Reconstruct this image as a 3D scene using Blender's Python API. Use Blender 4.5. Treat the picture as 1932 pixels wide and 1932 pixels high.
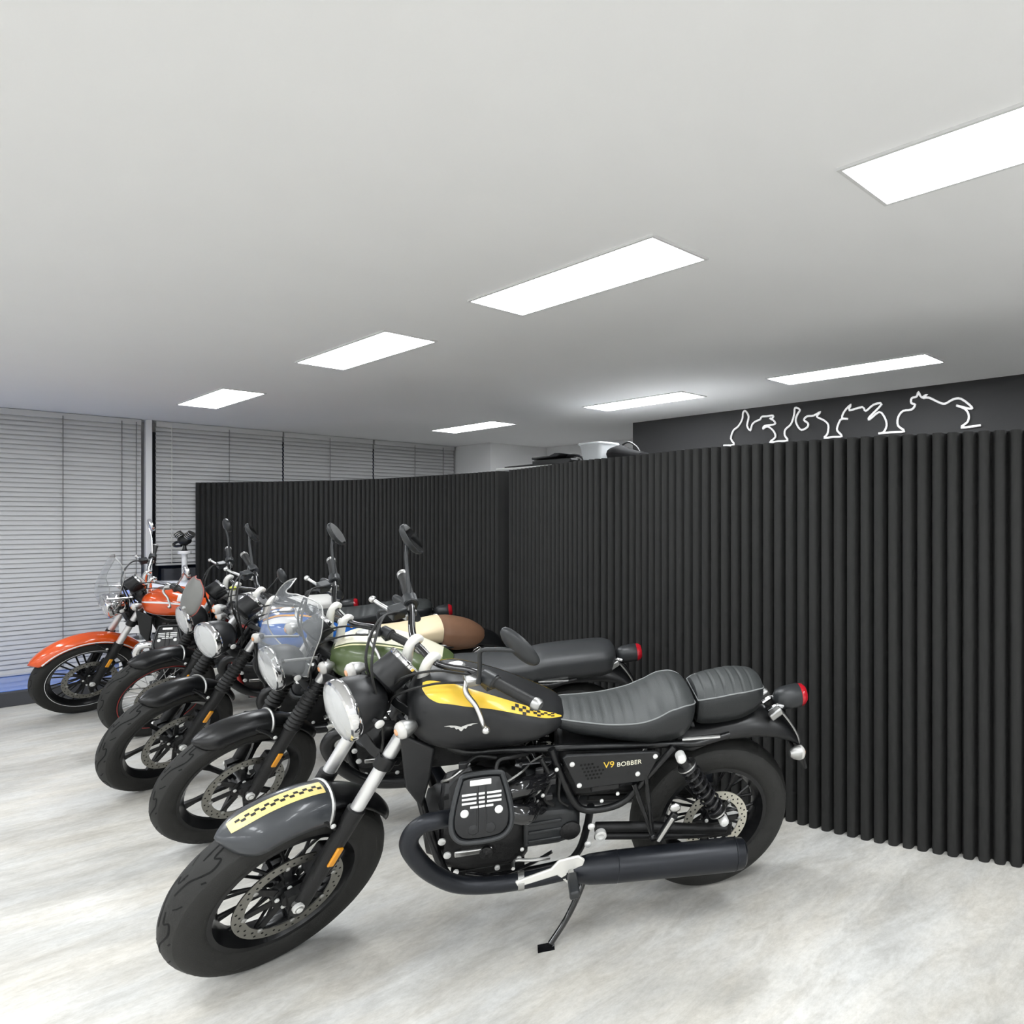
import bpy, math, random
from mathutils import Vector, Matrix, Quaternion
random.seed(7)
PI = math.pi
C = bpy.context.scene.collection
sc = bpy.context.scene
for o in list(bpy.data.objects):
    bpy.data.objects.remove(o)

# ------------------------------------------------------------------ camera, light, exposure
CAM_H = 1.4717
cam_d = bpy.data.cameras.new('camera'); cam = bpy.data.objects.new('camera', cam_d); C.objects.link(cam)
cam.location = (0, 0, CAM_H); cam.rotation_euler = (PI/2, 0, 0)
cam_d.sensor_width = 36; cam_d.sensor_fit = 'HORIZONTAL'
cam_d.lens = 1337.4/1932*36
cam_d.shift_x = (966-1449)/1932
cam_d.shift_y = (983.2-966)/1932
cam_d.clip_start = .02
sc.camera = cam
w = bpy.data.worlds.new('world'); sc.world = w; w.use_nodes = True
w.node_tree.nodes['Background'].inputs[0].default_value = (.75, .85, 1, 1)
w.node_tree.nodes['Background'].inputs[1].default_value = .3
sc.view_settings.view_transform = 'Standard'; sc.view_settings.look = 'None'
sc.view_settings.gamma = 1; sc.view_settings.use_curve_mapping = False
sc.view_settings.exposure = 0.0
sc.cycles.use_light_tree = False; sc.cycles.max_bounces = 5; sc.cycles.diffuse_bounces = 4; sc.cycles.glossy_bounces = 3; sc.cycles.transmission_bounces = 6; sc.cycles.transparent_max_bounces = 6
sc.cycles.use_adaptive_sampling = True; sc.cycles.adaptive_threshold = .04; sc.cycles.adaptive_min_samples = 12
sc.cycles.caustics_reflective = False; sc.cycles.caustics_refractive = False
LAMP = 24.5            # emission of the recessed ceiling panels

# ------------------------------------------------------------------ materials
def srgb(h):
    c = [int(h[i:i+2], 16)/255 for i in (0, 2, 4)]
    return tuple(x/12.92 if x <= .04045 else ((x+.055)/1.055)**2.4 for x in c)
M = {}
def mat(name, col, rough=.5, metal=0, var=.0, vscale=20, bump=0, bscale=200, coat=0, trans=0, alpha=1, emit=0, ior=1.45, spec=.5):
    if isinstance(col, str): col = srgb(col)
    m = bpy.data.materials.new(name); m.use_nodes = True
    nt = m.node_tree; b = nt.nodes['Principled BSDF']
    b.inputs['Base Color'].default_value = (*col, 1)
    b.inputs['Roughness'].default_value = rough; b.inputs['Metallic'].default_value = metal
    b.inputs['Coat Weight'].default_value = coat; b.inputs['Coat Roughness'].default_value = .06
    b.inputs['Transmission Weight'].default_value = trans; b.inputs['IOR'].default_value = ior
    b.inputs['Specular IOR Level'].default_value = spec
    b.inputs['Alpha'].default_value = alpha
    if emit:
        b.inputs['Emission Color'].default_value = (*col, 1); b.inputs['Emission Strength'].default_value = emit
    tc = nt.nodes.new('ShaderNodeTexCoord')
    if var:
        n = nt.nodes.new('ShaderNodeTexNoise'); n.inputs['Scale'].default_value = vscale; n.inputs['Detail'].default_value = 4
        nt.links.new(tc.outputs['Object'], n.inputs['Vector'])
        mx = nt.nodes.new('ShaderNodeMix'); mx.data_type = 'RGBA'
        mx.inputs[6].default_value = (*[max(0, c*(1-var)) for c in col], 1)
        mx.inputs[7].default_value = (*[min(1, c*(1+var)) for c in col], 1)
        nt.links.new(n.outputs['Fac'], mx.inputs[0]); nt.links.new(mx.outputs[2], b.inputs['Base Color'])
        mr = nt.nodes.new('ShaderNodeMapRange'); mr.inputs[3].default_value = max(.02, rough*.85); mr.inputs[4].default_value = min(1, rough*1.15)
        nt.links.new(n.outputs['Fac'], mr.inputs[0]); nt.links.new(mr.outputs[0], b.inputs['Roughness'])
    if bump:
        n2 = nt.nodes.new('ShaderNodeTexNoise'); n2.inputs['Scale'].default_value = bscale; n2.inputs['Detail'].default_value = 3
        nt.links.new(tc.outputs['Object'], n2.inputs['Vector'])
        bp = nt.nodes.new('ShaderNodeBump'); bp.inputs['Strength'].default_value = bump; bp.inputs['Distance'].default_value = .002
        nt.links.new(n2.outputs['Fac'], bp.inputs['Height']); nt.links.new(bp.outputs[0], b.inputs['Normal'])
    M[name] = m
    return m
mat('rubber', (.019, .019, .0178), .68, var=.25, vscale=30, bump=.3, bscale=300)
mat('groove', (.003, .003, .003), .9)
mat('rubber_part', (.011, .011, .011), .55, var=.2)
mat('matte_black', (.0125, .0130, .0140), .44, var=.15, vscale=15)
mat('satin_black', (.0075, .0078, .0085), .3, var=.15, vscale=25)
mat('gloss_black', (.008, .008, .009), .12, coat=.6)
mat('cast_black', (.009, .009, .0095), .5, var=.3, vscale=60, bump=.4, bscale=500)
mat('grey_black', (.026, .028, .030), .38, var=.15, vscale=20)
mat('pipe_black', (.016, .018, .023), .33, var=.2, vscale=12, metal=.3)
mat('fender_grey', (.045, .049, .055), .28, coat=.3)
mat('chrome', (.82, .82, .83), .09, metal=1, var=.03)
mat('fork_chrome', (.80, .80, .80), .36, metal=.75, var=.04)
mat('alloy', (.62, .62, .61), .3, metal=1, var=.1, vscale=40)
mat('dull_alloy', (.45, .45, .44), .42, metal=1, var=.15, vscale=40)
mat('cream_alloy', (.84, .83, .79), .35, metal=.3, var=.06)
mat('disc_steel', (.30, .295, .27), .38, metal=1, var=.15, vscale=60)
mat('rear_disc_steel', (.62, .60, .52), .4, metal=.7, var=.1, vscale=60)
mat('bolt', (.84, .84, .82), .42, metal=.35, var=.06)
mat('gold', (.55, .38, .12), .4, metal=.8)
mat('spring_black', (.02, .02, .022), .25, coat=.4)
mat('yellow', (.86, .56, .06), .34, var=.06, coat=.2)
mat('pale_yellow', (.85, .68, .26), .34, var=.06)
mat('amber', (.80, .33, .015), .25, var=.1, coat=.5)
mat('amber_lens', (.85, .42, .22), .2, coat=.5, var=.15, vscale=120)
mat('clear_lens', (.88, .86, .82), .1, trans=.35, coat=.4, var=.05, vscale=80)
mat('red_lens', (.45, .01, .02), .15, coat=.6)
mat('glass', (.93, .94, .94), .06, alpha=.30, spec=.8)
mat('screen_clear', (.40, .42, .44), .05, alpha=.17, spec=.9)
mat('reflector', (.86, .86, .84), .38, metal=.35, bump=.7, bscale=45)
mat('dial', (.82, .82, .78), .35)
mat('seat_black', (.019, .021, .022), .46, var=.15, vscale=25, bump=.25, bscale=350)
mat('seat_top', (.042, .046, .046), .50, var=.15, vscale=25, bump=.35, bscale=350)
mat('piping_grey', (.22, .23, .23), .5)
mat('seat_grey', (.036, .038, .040), .40, var=.12, vscale=12, bump=.2, bscale=350)
mat('seat_brown', (.20, .105, .062), .45, var=.15, vscale=15, bump=.2, bscale=300)
mat('seat_cream', (.80, .66, .44), .5, var=.06)
mat('seat_white', (.78, .77, .74), .4, var=.06)
mat('olive', (.085, .12, .045), .3, var=.1, coat=.3)
mat('cream', (.80, .77, .62), .35, var=.05)
mat('pale_cream', (.83, .80, .48), .35)
mat('blue', (.015, .11, .42), .16, coat=.8, var=.08)
mat('orange_stripe', (.80, .36, .05), .3)
mat('white_paint', (.82, .82, .82), .3, coat=.3)
mat('orange', (.70, .088, .012), .16, coat=.8, var=.08)
mat('red', (.40, .02, .018), .3, coat=.4, var=.1)
mat('satin_chrome', (.55, .56, .58), .24, metal=1)
mat('plate_grey', (.21, .21, .20), .45, var=.08)
mat('red_edge', (.45, .10, .08), .4)
mat('neon_tag', (.75, .78, .12), .5)
mat('mirror', (.85, .86, .88), .03, metal=1)
# room
mat('ceiling_white', (.885, .885, .89), .85, var=.015, vscale=3, bump=.08, bscale=120)
mat('wall_white', (.80, .80, .80), .8, var=.02, vscale=3, bump=.05)
mat('wall_dark', (.036, .036, .037), .7, var=.12, vscale=2, bump=.1)
mat('felt', (.0128, .0128, .0124), .8, var=.22, vscale=9, bump=.25, bscale=90)
mat('slat', (.56, .56, .565), .42, var=.05, vscale=2)
mat('cord', (.62, .62, .60), .7)
mat('dark_cord', (.16, .16, .16), .7)
mat('mullion', (.72, .72, .73), .4)
mat('plinth', (.050, .052, .060), .55, var=.15, vscale=6)
mat('blue_strip', (.13, .27, .80), .22, coat=.5, var=.15, vscale=4)
mat('window_glass', (.06, .08, .13), .05, coat=.3)
mat('cabinet_white', (.78, .78, .77), .4)
mat('sign_white_glow', (.90, .90, .90), .4, emit=.35)  # plain white outlines, no lamps; faint glow added to brighten them
mat('lamp_frame', (.72, .72, .72), .5)
mat('plastic_tub', (.62, .64, .65), .3, alpha=.75)
mat('black_plastic', (.02, .02, .021), .45)
mat('dark_bag', (.012, .012, .0125), .9, spec=.1)
mat('parcel_wrap', (.74, .76, .84), .18, coat=.7, var=.12, vscale=8)
mat('parcel_blue', (.30, .38, .78), .2, coat=.7)
m = mat('lamp', (.945, .975, 1), .5, emit=LAMP)

def floor_material():
    m = bpy.data.materials.new('floor'); m.use_nodes = True; nt = m.node_tree; b = nt.nodes['Principled BSDF']
    tc = nt.nodes.new('ShaderNodeTexCoord')
    def noise(scale, stretch, detail, rough=.6, dist=0):
        mp = nt.nodes.new('ShaderNodeMapping'); mp.inputs['Scale'].default_value = stretch
        n = nt.nodes.new('ShaderNodeTexNoise'); n.inputs['Scale'].default_value = scale; n.inputs['Detail'].default_value = detail
        n.inputs['Roughness'].default_value = rough; n.inputs['Distortion'].default_value = dist
        nt.links.new(tc.outputs['Object'], mp.inputs[0]); nt.links.new(mp.outputs[0], n.inputs['Vector'])
        return n
    def ramp(src, p0, c0, p1, c1):
        r = nt.nodes.new('ShaderNodeValToRGB'); r.color_ramp.elements[0].position = p0; r.color_ramp.elements[1].position = p1
        r.color_ramp.elements[0].color = (*c0, 1); r.color_ramp.elements[1].color = (*c1, 1)
        nt.links.new(src.outputs['Fac'], r.inputs[0]); return r
    def mul(a, bb, f):
        mx = nt.nodes.new('ShaderNodeMix'); mx.data_type = 'RGBA'; mx.blend_type = 'MULTIPLY'; mx.inputs[0].default_value = f
        nt.links.new(a, mx.inputs[6]); nt.links.new(bb, mx.inputs[7]); return mx.outputs[2]
    # object axes: x along the light rows, y along the plank grain
    base = ramp(noise(1.1, (1.5, .7, 1), 7, .66, .5), .34, (.51, .505, .49), .62, (.765, .76, .745))
    streak = ramp(noise(5, (1.6, .55, 1), 8, .72, .8), .34, (.74, .73, .71), .58, (1, 1, 1))
    fine = ramp(noise(42, (1.3, .7, 1), 6, .8), .34, (.80, .80, .79), .60, (1, 1, 1))
    warm = ramp(noise(2.6, (1.4, .6, 1), 6), .38, (1, .965, .90), .62, (.985, .99, .985))
    col = mul(base.outputs[0], streak.outputs[0], .8); col = mul(col, fine.outputs[0], .8); col = mul(col, warm.outputs[0], .9)
    nt.links.new(col, b.inputs['Base Color'])
    b.inputs['Roughness'].default_value = .42; b.inputs['Specular IOR Level'].default_value = .35
    bp = nt.nodes.new('ShaderNodeBump'); bp.inputs['Strength'].default_value = .12; bp.inputs['Distance'].default_value = .002
    nt.links.new(noise(90, (1.5, .5, 1), 4).outputs['Fac'], bp.inputs['Height']); nt.links.new(bp.outputs[0], b.inputs['Normal'])
    M['floor'] = m
floor_material()

# ------------------------------------------------------------------ mesh helpers
def cat(pts, k=6, closed=False):
    """Catmull-Rom resampling of a polyline"""
    P = [Vector(p) for p in pts]; n = len(P); out = []
    rng = range(n) if closed else range(n-1)
    for i in rng:
        p1, p2 = P[i], P[(i+1) % n]
        p0 = P[(i-1) % n] if (closed or i > 0) else p1*2-p2
        p3 = P[(i+2) % n] if (closed or i+2 < n) else p2*2-p1
        for j in range(k):
            t = j/k
            out.append(.5*((2*p1)+(p2-p0)*t+(2*p0-5*p1+4*p2-p3)*t*t+(3*p1-p0-3*p2+p3)*t**3))
    if not closed: out.append(P[-1].copy())
    return out
def interp(tab, x):
    """smooth interpolation of rows (x, a, b, ...) sorted by ascending x"""
    n = len(tab)
    if x <= tab[0][0]: return list(tab[0][1:])
    if x >= tab[-1][0]: return list(tab[-1][1:])
    for i in range(n-1):
        if tab[i][0] <= x <= tab[i+1][0]: break
    x0, x1 = tab[i][0], tab[i+1][0]; h = x1-x0; t = (x-x0)/h; r = []
    for c in range(1, len(tab[0])):
        y0, y1 = tab[i][c], tab[i+1][c]; d = (y1-y0)/h
        def slope(j):
            if j <= 0 or j >= n-1:
                return d
            a = (tab[j][c]-tab[j-1][c])/(tab[j][0]-tab[j-1][0]); b = (tab[j+1][c]-tab[j][c])/(tab[j+1][0]-tab[j][0])
            return 0 if a*b <= 0 else 2*a*b/(a+b)
        m0, m1 = slope(i), slope(i+1)
        r.append(y0*(1+2*t)*(1-t)**2+m0*h*t*(1-t)**2+y1*t*t*(3-2*t)+m1*h*t*t*(t-1))
    return r
class MB:
    def __init__(s): s.v = []; s.f = []
    def add(s, vs, fs):
        o = len(s.v); s.v += [Vector(v) for v in vs]; s.f += [tuple(i+o for i in f) for f in fs]; return s
    def box(s, c, d, R=None):
        c = Vector(c); vs = []
        for x in (-.5, .5):
            for y in (-.5, .5):
                for z in (-.5, .5):
                    q = Vector((x*d[0], y*d[1], z*d[2]))
                    vs.append(c+(R @ q if R else q))
        return s.add(vs, [(0, 1, 3, 2), (4, 6, 7, 5), (0, 4, 5, 1), (2, 3, 7, 6), (0, 2, 6, 4), (1, 5, 7, 3)])
    def loft(s, secs, cap=True, closed=True):
        n = len(secs[0]); vs = [p for q in secs for p in q]; fs = []
        for i in range(len(secs)-1):
            for j in range(n if closed else n-1):
                k = (j+1) % n
                fs.append((i*n+j, i*n+k, (i+1)*n+k, (i+1)*n+j))
        if cap and closed:
            fs.append(tuple(reversed(range(n)))); o = (len(secs)-1)*n; fs.append(tuple(o+j for j in range(n)))
        return s.add(vs, fs)
    def tube(s, pts, r, n=10, cap=True, closed=False, k=0, flat=None):
        P = cat(pts, k, closed) if k else [Vector(p) for p in pts]
        if k and not isinstance(r, (int, float)):
            R0 = r; m_ = len(P)-1; r = []
            for i in range(len(P)):
                t = i/m_*(len(R0)-1); j = min(int(t), len(R0)-2); r.append(R0[j]+(R0[j+1]-R0[j])*(t-j))
        if isinstance(r, (int, float)): r = [r]*len(P)
        N = len(P); T = []
        for i in range(N):
            a = P[(i-1) % N] if (closed or i > 0) else P[i]; b = P[(i+1) % N] if (closed or i < N-1) else P[i]
            d = b-a; T.append(d.normalized() if d.length > 1e-9 else Vector((0, 0, 1)))
        u = T[0].orthogonal().normalized(); secs = []
        for i in range(N):
            if i: u = (T[i-1].rotation_difference(T[i]) @ u)
            u = (u-T[i]*u.dot(T[i])).normalized(); v = T[i].cross(u)
            secs.append([P[i]+r[i]*(math.cos(2*PI*j/n)*u+math.sin(2*PI*j/n)*v) for j in range(n)])
        if closed: secs.append(secs[0])
        return s.loft(secs, cap and not closed)
    def lathe(s, prof, c=(0, 0, 0), ax=(0, 1, 0), n=32, closed=False):
        """prof: (radius, offset along axis)"""
        ax = Vector(ax).normalized(); u = ax.orthogonal().normalized(); v = ax.cross(u); c = Vector(c); secs = []
        if closed: prof = list(prof)+[prof[0]]
        vs = []; fs = []; m_ = len(prof)
        for r, t in prof:
            for j in range(n):
                a = 2*PI*j/n; vs.append(c+ax*t+max(r, 1e-5)*(math.cos(a)*u+math.sin(a)*v))
        for i in range(m_-1):
            for j in range(n):
                k = (j+1) % n; fs.append((i*n+j, i*n+k, (i+1)*n+k, (i+1)*n+j))
        if not closed:
            if prof[0][0] > 1e-4: fs.append(tuple(reversed(range(n))))
            if prof[-1][0] > 1e-4: fs.append(tuple((m_-1)*n+j for j in range(n)))
        return s.add(vs, fs)
    def sph(s, c, r, n=14, R=None):
        if isinstance(r, (int, float)): r = (r, r, r)
        c = Vector(c); secs = []; vs = []; fs = []; m_ = max(5, n//2)
        for i in range(m_+1):
            th = PI*i/m_
            for j in range(n):
                ph = 2*PI*j/n
                st = max(math.sin(th), 1e-4)
                q = Vector((r[0]*st*math.cos(ph), r[1]*st*math.sin(ph), r[2]*math.cos(th)))
                vs.append(c+(R @ q if R else q))
        for i in range(m_):
            for j in range(n):
                k = (j+1) % n; fs.append((i*n+j, (i+1)*n+j, (i+1)*n+k, i*n+k))
        return s.add(vs, fs)
    def prism(s, poly, y0, y1, pt=None):
        """polygon in (x, z) extruded over y, or mapped through pt(a, b, depth)"""
        pt = pt or (lambda a, b, d: (a, d, b)); n = len(poly)
        vs = [pt(a, b, y0) for a, b in poly]+[pt(a, b, y1) for a, b in poly]
        fs = [(i, (i+1) % n, n+(i+1) % n, n+i) for i in range(n)]+[tuple(reversed(range(n))), tuple(range(n, 2*n))]
        return s.add(vs, fs)
    def mesh(s, name, m, angle=40, flat=False):
        me = bpy.data.meshes.new(name); me.from_pydata([tuple(v) for v in s.v], [], s.f)
        import bmesh
        bm = bmesh.new(); bm.from_mesh(me); bmesh.ops.recalc_face_normals(bm, faces=bm.faces); bm.to_mesh(me); bm.free()
        if not flat:
            me.polygons.foreach_set('use_smooth', [True]*len(me.polygons)); me.set_sharp_from_angle(angle=math.radians(angle))
        me.materials.append(M[m] if isinstance(m, str) else m); me.update()
        return me
    def build(s, name, m, parent=None, mw=None, bevel=0, flat=False, angle=40, sub=0, label=None, kind=None, solid=0):
        return put(name, s.mesh(name, m, angle, flat), parent, mw, bevel, sub, label, kind, solid)
def put(name, me, parent=None, mw=None, bevel=0, sub=0, label=None, kind=None, solid=0):
    o = bpy.data.objects.new(name, me); C.objects.link(o); o.parent = parent
    if mw is not None: o.matrix_local = mw
    if solid:
        d = o.modifiers.new('solid', 'SOLIDIFY'); d.thickness = solid; d.offset = 0
    if bevel:
        d = o.modifiers.new('bevel', 'BEVEL'); d.width = bevel; d.segments = 2; d.limit_method = 'ANGLE'; d.angle_limit = math.radians(50)
    if sub:
        d = o.modifiers.new('sub', 'SUBSURF'); d.levels = sub; d.render_levels = sub
    if label: o['label'] = label
    if kind: o['kind'] = kind
    return o
def tag(o, label, category, group=None):
    o['label'] = label; o['category'] = category
    if group: o['group'] = group
    return o
def thing(name, label, category, mw=None, group=None):
    o = bpy.data.objects.new(name, None); C.objects.link(o); o.empty_display_size = .1
    if mw is not None: o.matrix_world = mw
    return tag(o, label, category, group)
def struct(o): o['kind'] = 'structure'; return o

# ------------------------------------------------------------------ the room
TH = math.radians(322.39)
EA = Vector((math.cos(TH), math.sin(TH), 0)); NB = Vector((-math.sin(TH), math.cos(TH), 0))
RM = Matrix(((EA.x, NB.x, 0, 0), (EA.y, NB.y, 0, 0), (0, 0, 1, 0), (0, 0, 0, 1)))     # room axes a (light rows), b (plank grain)
def rp(a, b, z=0): return EA*a+NB*b+Vector((0, 0, z))
CZ = 2.4596
A0, A1, B0, B1 = -9.28, 4.2, -5.6, 4.82
B2 = 5.75; AD = -5.43
def slab(name, m, c, d, **k): return struct(MB().box(c, d).build(name, m, None, RM, flat=True, **k))
slab('floor', 'floor', ((A0+A1)/2, (B0+B2)/2, -.05), (A1-A0+.4, B2-B0+.4, .1))
slab('ceiling', 'ceiling_white', ((A0+A1)/2, (B0+B2)/2, CZ+.06), (A1-A0+.4, B2-B0+.4, .12))
slab('wall_right', 'wall_white', (A1+.06, (B0+B2)/2, CZ/2), (.12, B2-B0, CZ))
slab('wall_front', 'wall_white', ((A0+A1)/2, B0-.06, CZ/2), (A1-A0, .12, CZ))
slab('wall_back', 'wall_dark', ((AD+A1)/2, (B1+B2)/2, CZ/2), (A1-AD, B2-B1, CZ))
slab('wall_recess', 'wall_white', ((A0+AD)/2, B2+.06, CZ/2), (AD-A0, .12, CZ))
slab('wall_corner', 'wall_white', ((A0-8.2)/2, (4.93+B2)/2, CZ/2), (-8.2-A0, B2-4.93, CZ))
slab('wall_left', 'wall_white', (A0-.06, (B0+B2)/2, CZ/2), (.12, B2-B0, CZ))
# glazing behind the blinds
for i, (b0, b1) in enumerate(((-3.0, -.75), (-.65, 1.72), (1.86, 4.88))):
    wn = MB().box((A0+.012, (b0+b1)/2, 1.22), (.016, b1-b0, 2.2)).build('window_%d' % (i+1), 'window_glass', None, RM, flat=True); struct(wn)
    fr = MB()
    for z in (.10, 2.34): fr.box((A0+.03, (b0+b1)/2, z), (.05, b1-b0, .05))
    for b in (b0+.025, b1-.025, (b0+b1)/2): fr.box((A0+.03, b, 1.22), (.05, .05, 2.2))
    fr.build('window_frame', 'plinth', wn, flat=True)
struct(MB().box((-9.02, 1.79, CZ/2), (.07, .05, CZ)).build('trim_1', 'mullion', None, RM, bevel=.006))
struct(MB().box((-9.02, -.70, CZ/2), (.07, .075, CZ)).build('trim_2', 'mullion', None, RM, bevel=.006))
sill = struct(MB().box((-8.70, -.2, .055), (1.02, 6.2, .11)).build('trim_3', 'plinth', None, RM, bevel=.004))
MB().box((-8.72, -.2, .1125), (.90, 6.1, .005)).build('blue_strip', 'blue_strip', sill, flat=True)  # flat blue strip over the top of the sill
struct(MB().box((-9.02, 3.2, .5), (.12, 2.6, 1.0)).build('trim_4', 'plinth', None, RM, flat=True))

def blind(b0, b1, z0, cords, label, tilt, ang_seed):
    rnd = random.Random(ang_seed)
    t = thing('venetian_blind', label, 'blind', RM @ Matrix.Translation((-9.04, (b0+b1)/2, 0)), 'grey venetian blinds along the window wall')
    L = b1-b0
    me = MB()
    prof = [(-.025, 0), (-.013, .0028), (0, .0038), (.013, .0028), (.025, 0)]
    me.loft([[(p[0], y, p[1]) for p in prof]+[(p[0], y, p[1]-.0012) for p in reversed(prof)] for y in (-L/2, -L/4, 0, L/4, L/2)])
    sm = me.mesh('slat', 'slat', 60)
    z = CZ-.075; i = 0
    while z > z0+.03:
        o = put('slat', sm, t); o.location = (0, 0, z)
        o.rotation_euler = (rnd.uniform(-.0012, .0012), tilt+rnd.uniform(-.07, .07), 0)
        z -= .042; i += 1
    MB().box((0, 0, CZ-.03), (.055, L, .055)).build('head_rail', 'slat', t, bevel=.004)
    MB().box((0, 0, z0+.012), (.05, L, .02)).build('bottom_rail', 'slat', t, bevel=.004)
    for b, m_ in cords:
        MB().tube([(.032, b-(b0+b1)/2, z0+.02), (.032, b-(b0+b1)/2, CZ-.03)], .0035, 6).build('cord', m_, t)
    return t
blind(-.62, 1.74, .115, ((-.3, 'dark_cord'), (.3, 'dark_cord'), (1.193, 'dark_cord'), (1.595, 'dark_cord'), (1.70, 'dark_cord')), 'wide grey venetian blind left of the white window post, above the blue strip', math.radians(68), 1)
blind(1.85, 2.93, 1.03, ((1.968, 'cord'), (2.44, 'dark_cord')), 'grey venetian blind just right of the white window post, ending above the parcel', math.radians(61), 2)
blind(2.945, 3.88, 1.03, ((3.401, 'dark_cord'),), 'middle grey venetian blind seen only above the black partition', math.radians(61), 3)
blind(3.895, 4.90, 1.03, ((4.378, 'dark_cord'), (4.744, 'dark_cord')), 'grey venetian blind meeting the white corner wall above the black partition', math.radians(61), 4)

# ceiling panels on the lighting grid
lab = {(0, 0): 'recessed light panel cut by the right edge of the photo, nearest to the camera',
       (1, 0): 'second largest recessed ceiling light panel, above the yellow and black motorcycle',
       (2, 0): 'third recessed light panel of the near row, left of the ceiling middle',
       (3, 0): 'small recessed light panel of the near row, closest to the blinds',
       (1, 1): 'long flat recessed light panel above the white motorcycle outlines',
       (2, 1): 'middle recessed light panel of the far row along the dark wall',
       (3, 1): 'smallest recessed light panel of the far row, above the white corner'}
lamp_me = bpy.data.meshes.new('diffuser'); lamp_me.from_pydata([(-.585, -.131, -.005), (-.585, .131, -.005), (.585, .131, -.005), (.585, -.131, -.005)], [], [(0, 1, 2, 3)])
lamp_me.materials.append(M['lamp']); M['lamp'].cycles.emission_sampling = 'FRONT'; M['sign_white_glow'].cycles.emission_sampling = 'NONE'
for j, b in enumerate((1.83, 4.0, -.34, -2.5, -4.6)):
    for i, a in enumerate((-.46, -2.4, -4.4, -7.0, 1.5, 3.2)):
        t = thing('ceiling_light', lab.get((i, j), 'unseen recessed light panel added on the ceiling grid to light the room'), 'ceiling light', RM @ Matrix.Translation((a, b, CZ)), 'recessed ceiling light panels')
        if (i, j) not in lab: t['group'] = 'unseen ceiling panels added for light'  # unseen repeats of the grid, added to light the room
        put('diffuser', lamp_me, t)
        fr = MB()
        for s in (-1, 1):
            fr.box((0, s*.136, -.004), (1.20, .010, .008)); fr.box((s*.593, 0, -.004), (.014, .262, .008))
        fr.build('frame', 'lamp_frame', t, flat=True)

# curved pleated partitions
def pleated(pts, label, pitch, hgt, depth, start):
    P = cat([(p[0], p[1], 0) for p in pts], 40)
    S = [0]
    for i in range(1, len(P)): S.append(S[-1]+(P[i]-P[i-1]).length)
    t = thing('pleated_partition', label, 'partition', Matrix.Translation(P[len(P)//2]), 'black pleated partitions')
    n = int(S[-1]/pitch); org = P[len(P)//2]
    h = pitch/2
    prof = [(-h, .050), (-h*.80, .042), (-h*.66, .014), (-h*.54, .006), (-h*.28, .0015), (0, 0), (h*.28, .0015), (h*.54, .006), (h*.66, .014), (h*.80, .042), (h, .050), (h, depth-.03), (h*.56, depth), (-h*.56, depth), (-h, depth-.03)]
    mb = MB(); mb.loft([[(a, d, z) for a, d in prof] for z in (0, hgt)])
    me = mb.mesh('pleat', 'felt', 50)
    j = 0
    for k in range(n):
        s0 = (k+.5)*pitch
        while S[j+1] < s0: j += 1
        q = P[j].lerp(P[j+1], (s0-S[j])/(S[j+1]-S[j])); d = (P[j+1]-P[j]).normalized()
        o = put('pleat', me, t); o.location = q-org
        o.rotation_euler = (0, 0, math.atan2(d.y, d.x)+random.uniform(-.05, .05))
    return t
right_pts = [(-2.00, 5.44), (-1.73, 5.157), (-1.18, 4.53), (-.833, 4.236), (-.425, 3.83), (.107, 3.463), (.278, 3.356), (.465, 3.255), (.60, 3.193), (.814, 3.101), (1.087, 3.00), (1.55, 2.86), (2.1, 2.73)]
left_pts = [(-5.80, 7.16), (-5.42, 7.10), (-4.957, 6.99), (-4.531, 6.885), (-4.089, 6.745), (-3.547, 6.495), (-2.972, 6.125), (-2.461, 5.775), (-2.06, 5.47)]
pleated(right_pts, 'tall black pleated partition curving away behind the yellow and black motorcycle', .0665, 1.862, .26, 0)
pleated(left_pts, 'far black pleated partition section reaching to the grey blinds', .0625, 1.862, .26, 0)

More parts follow.
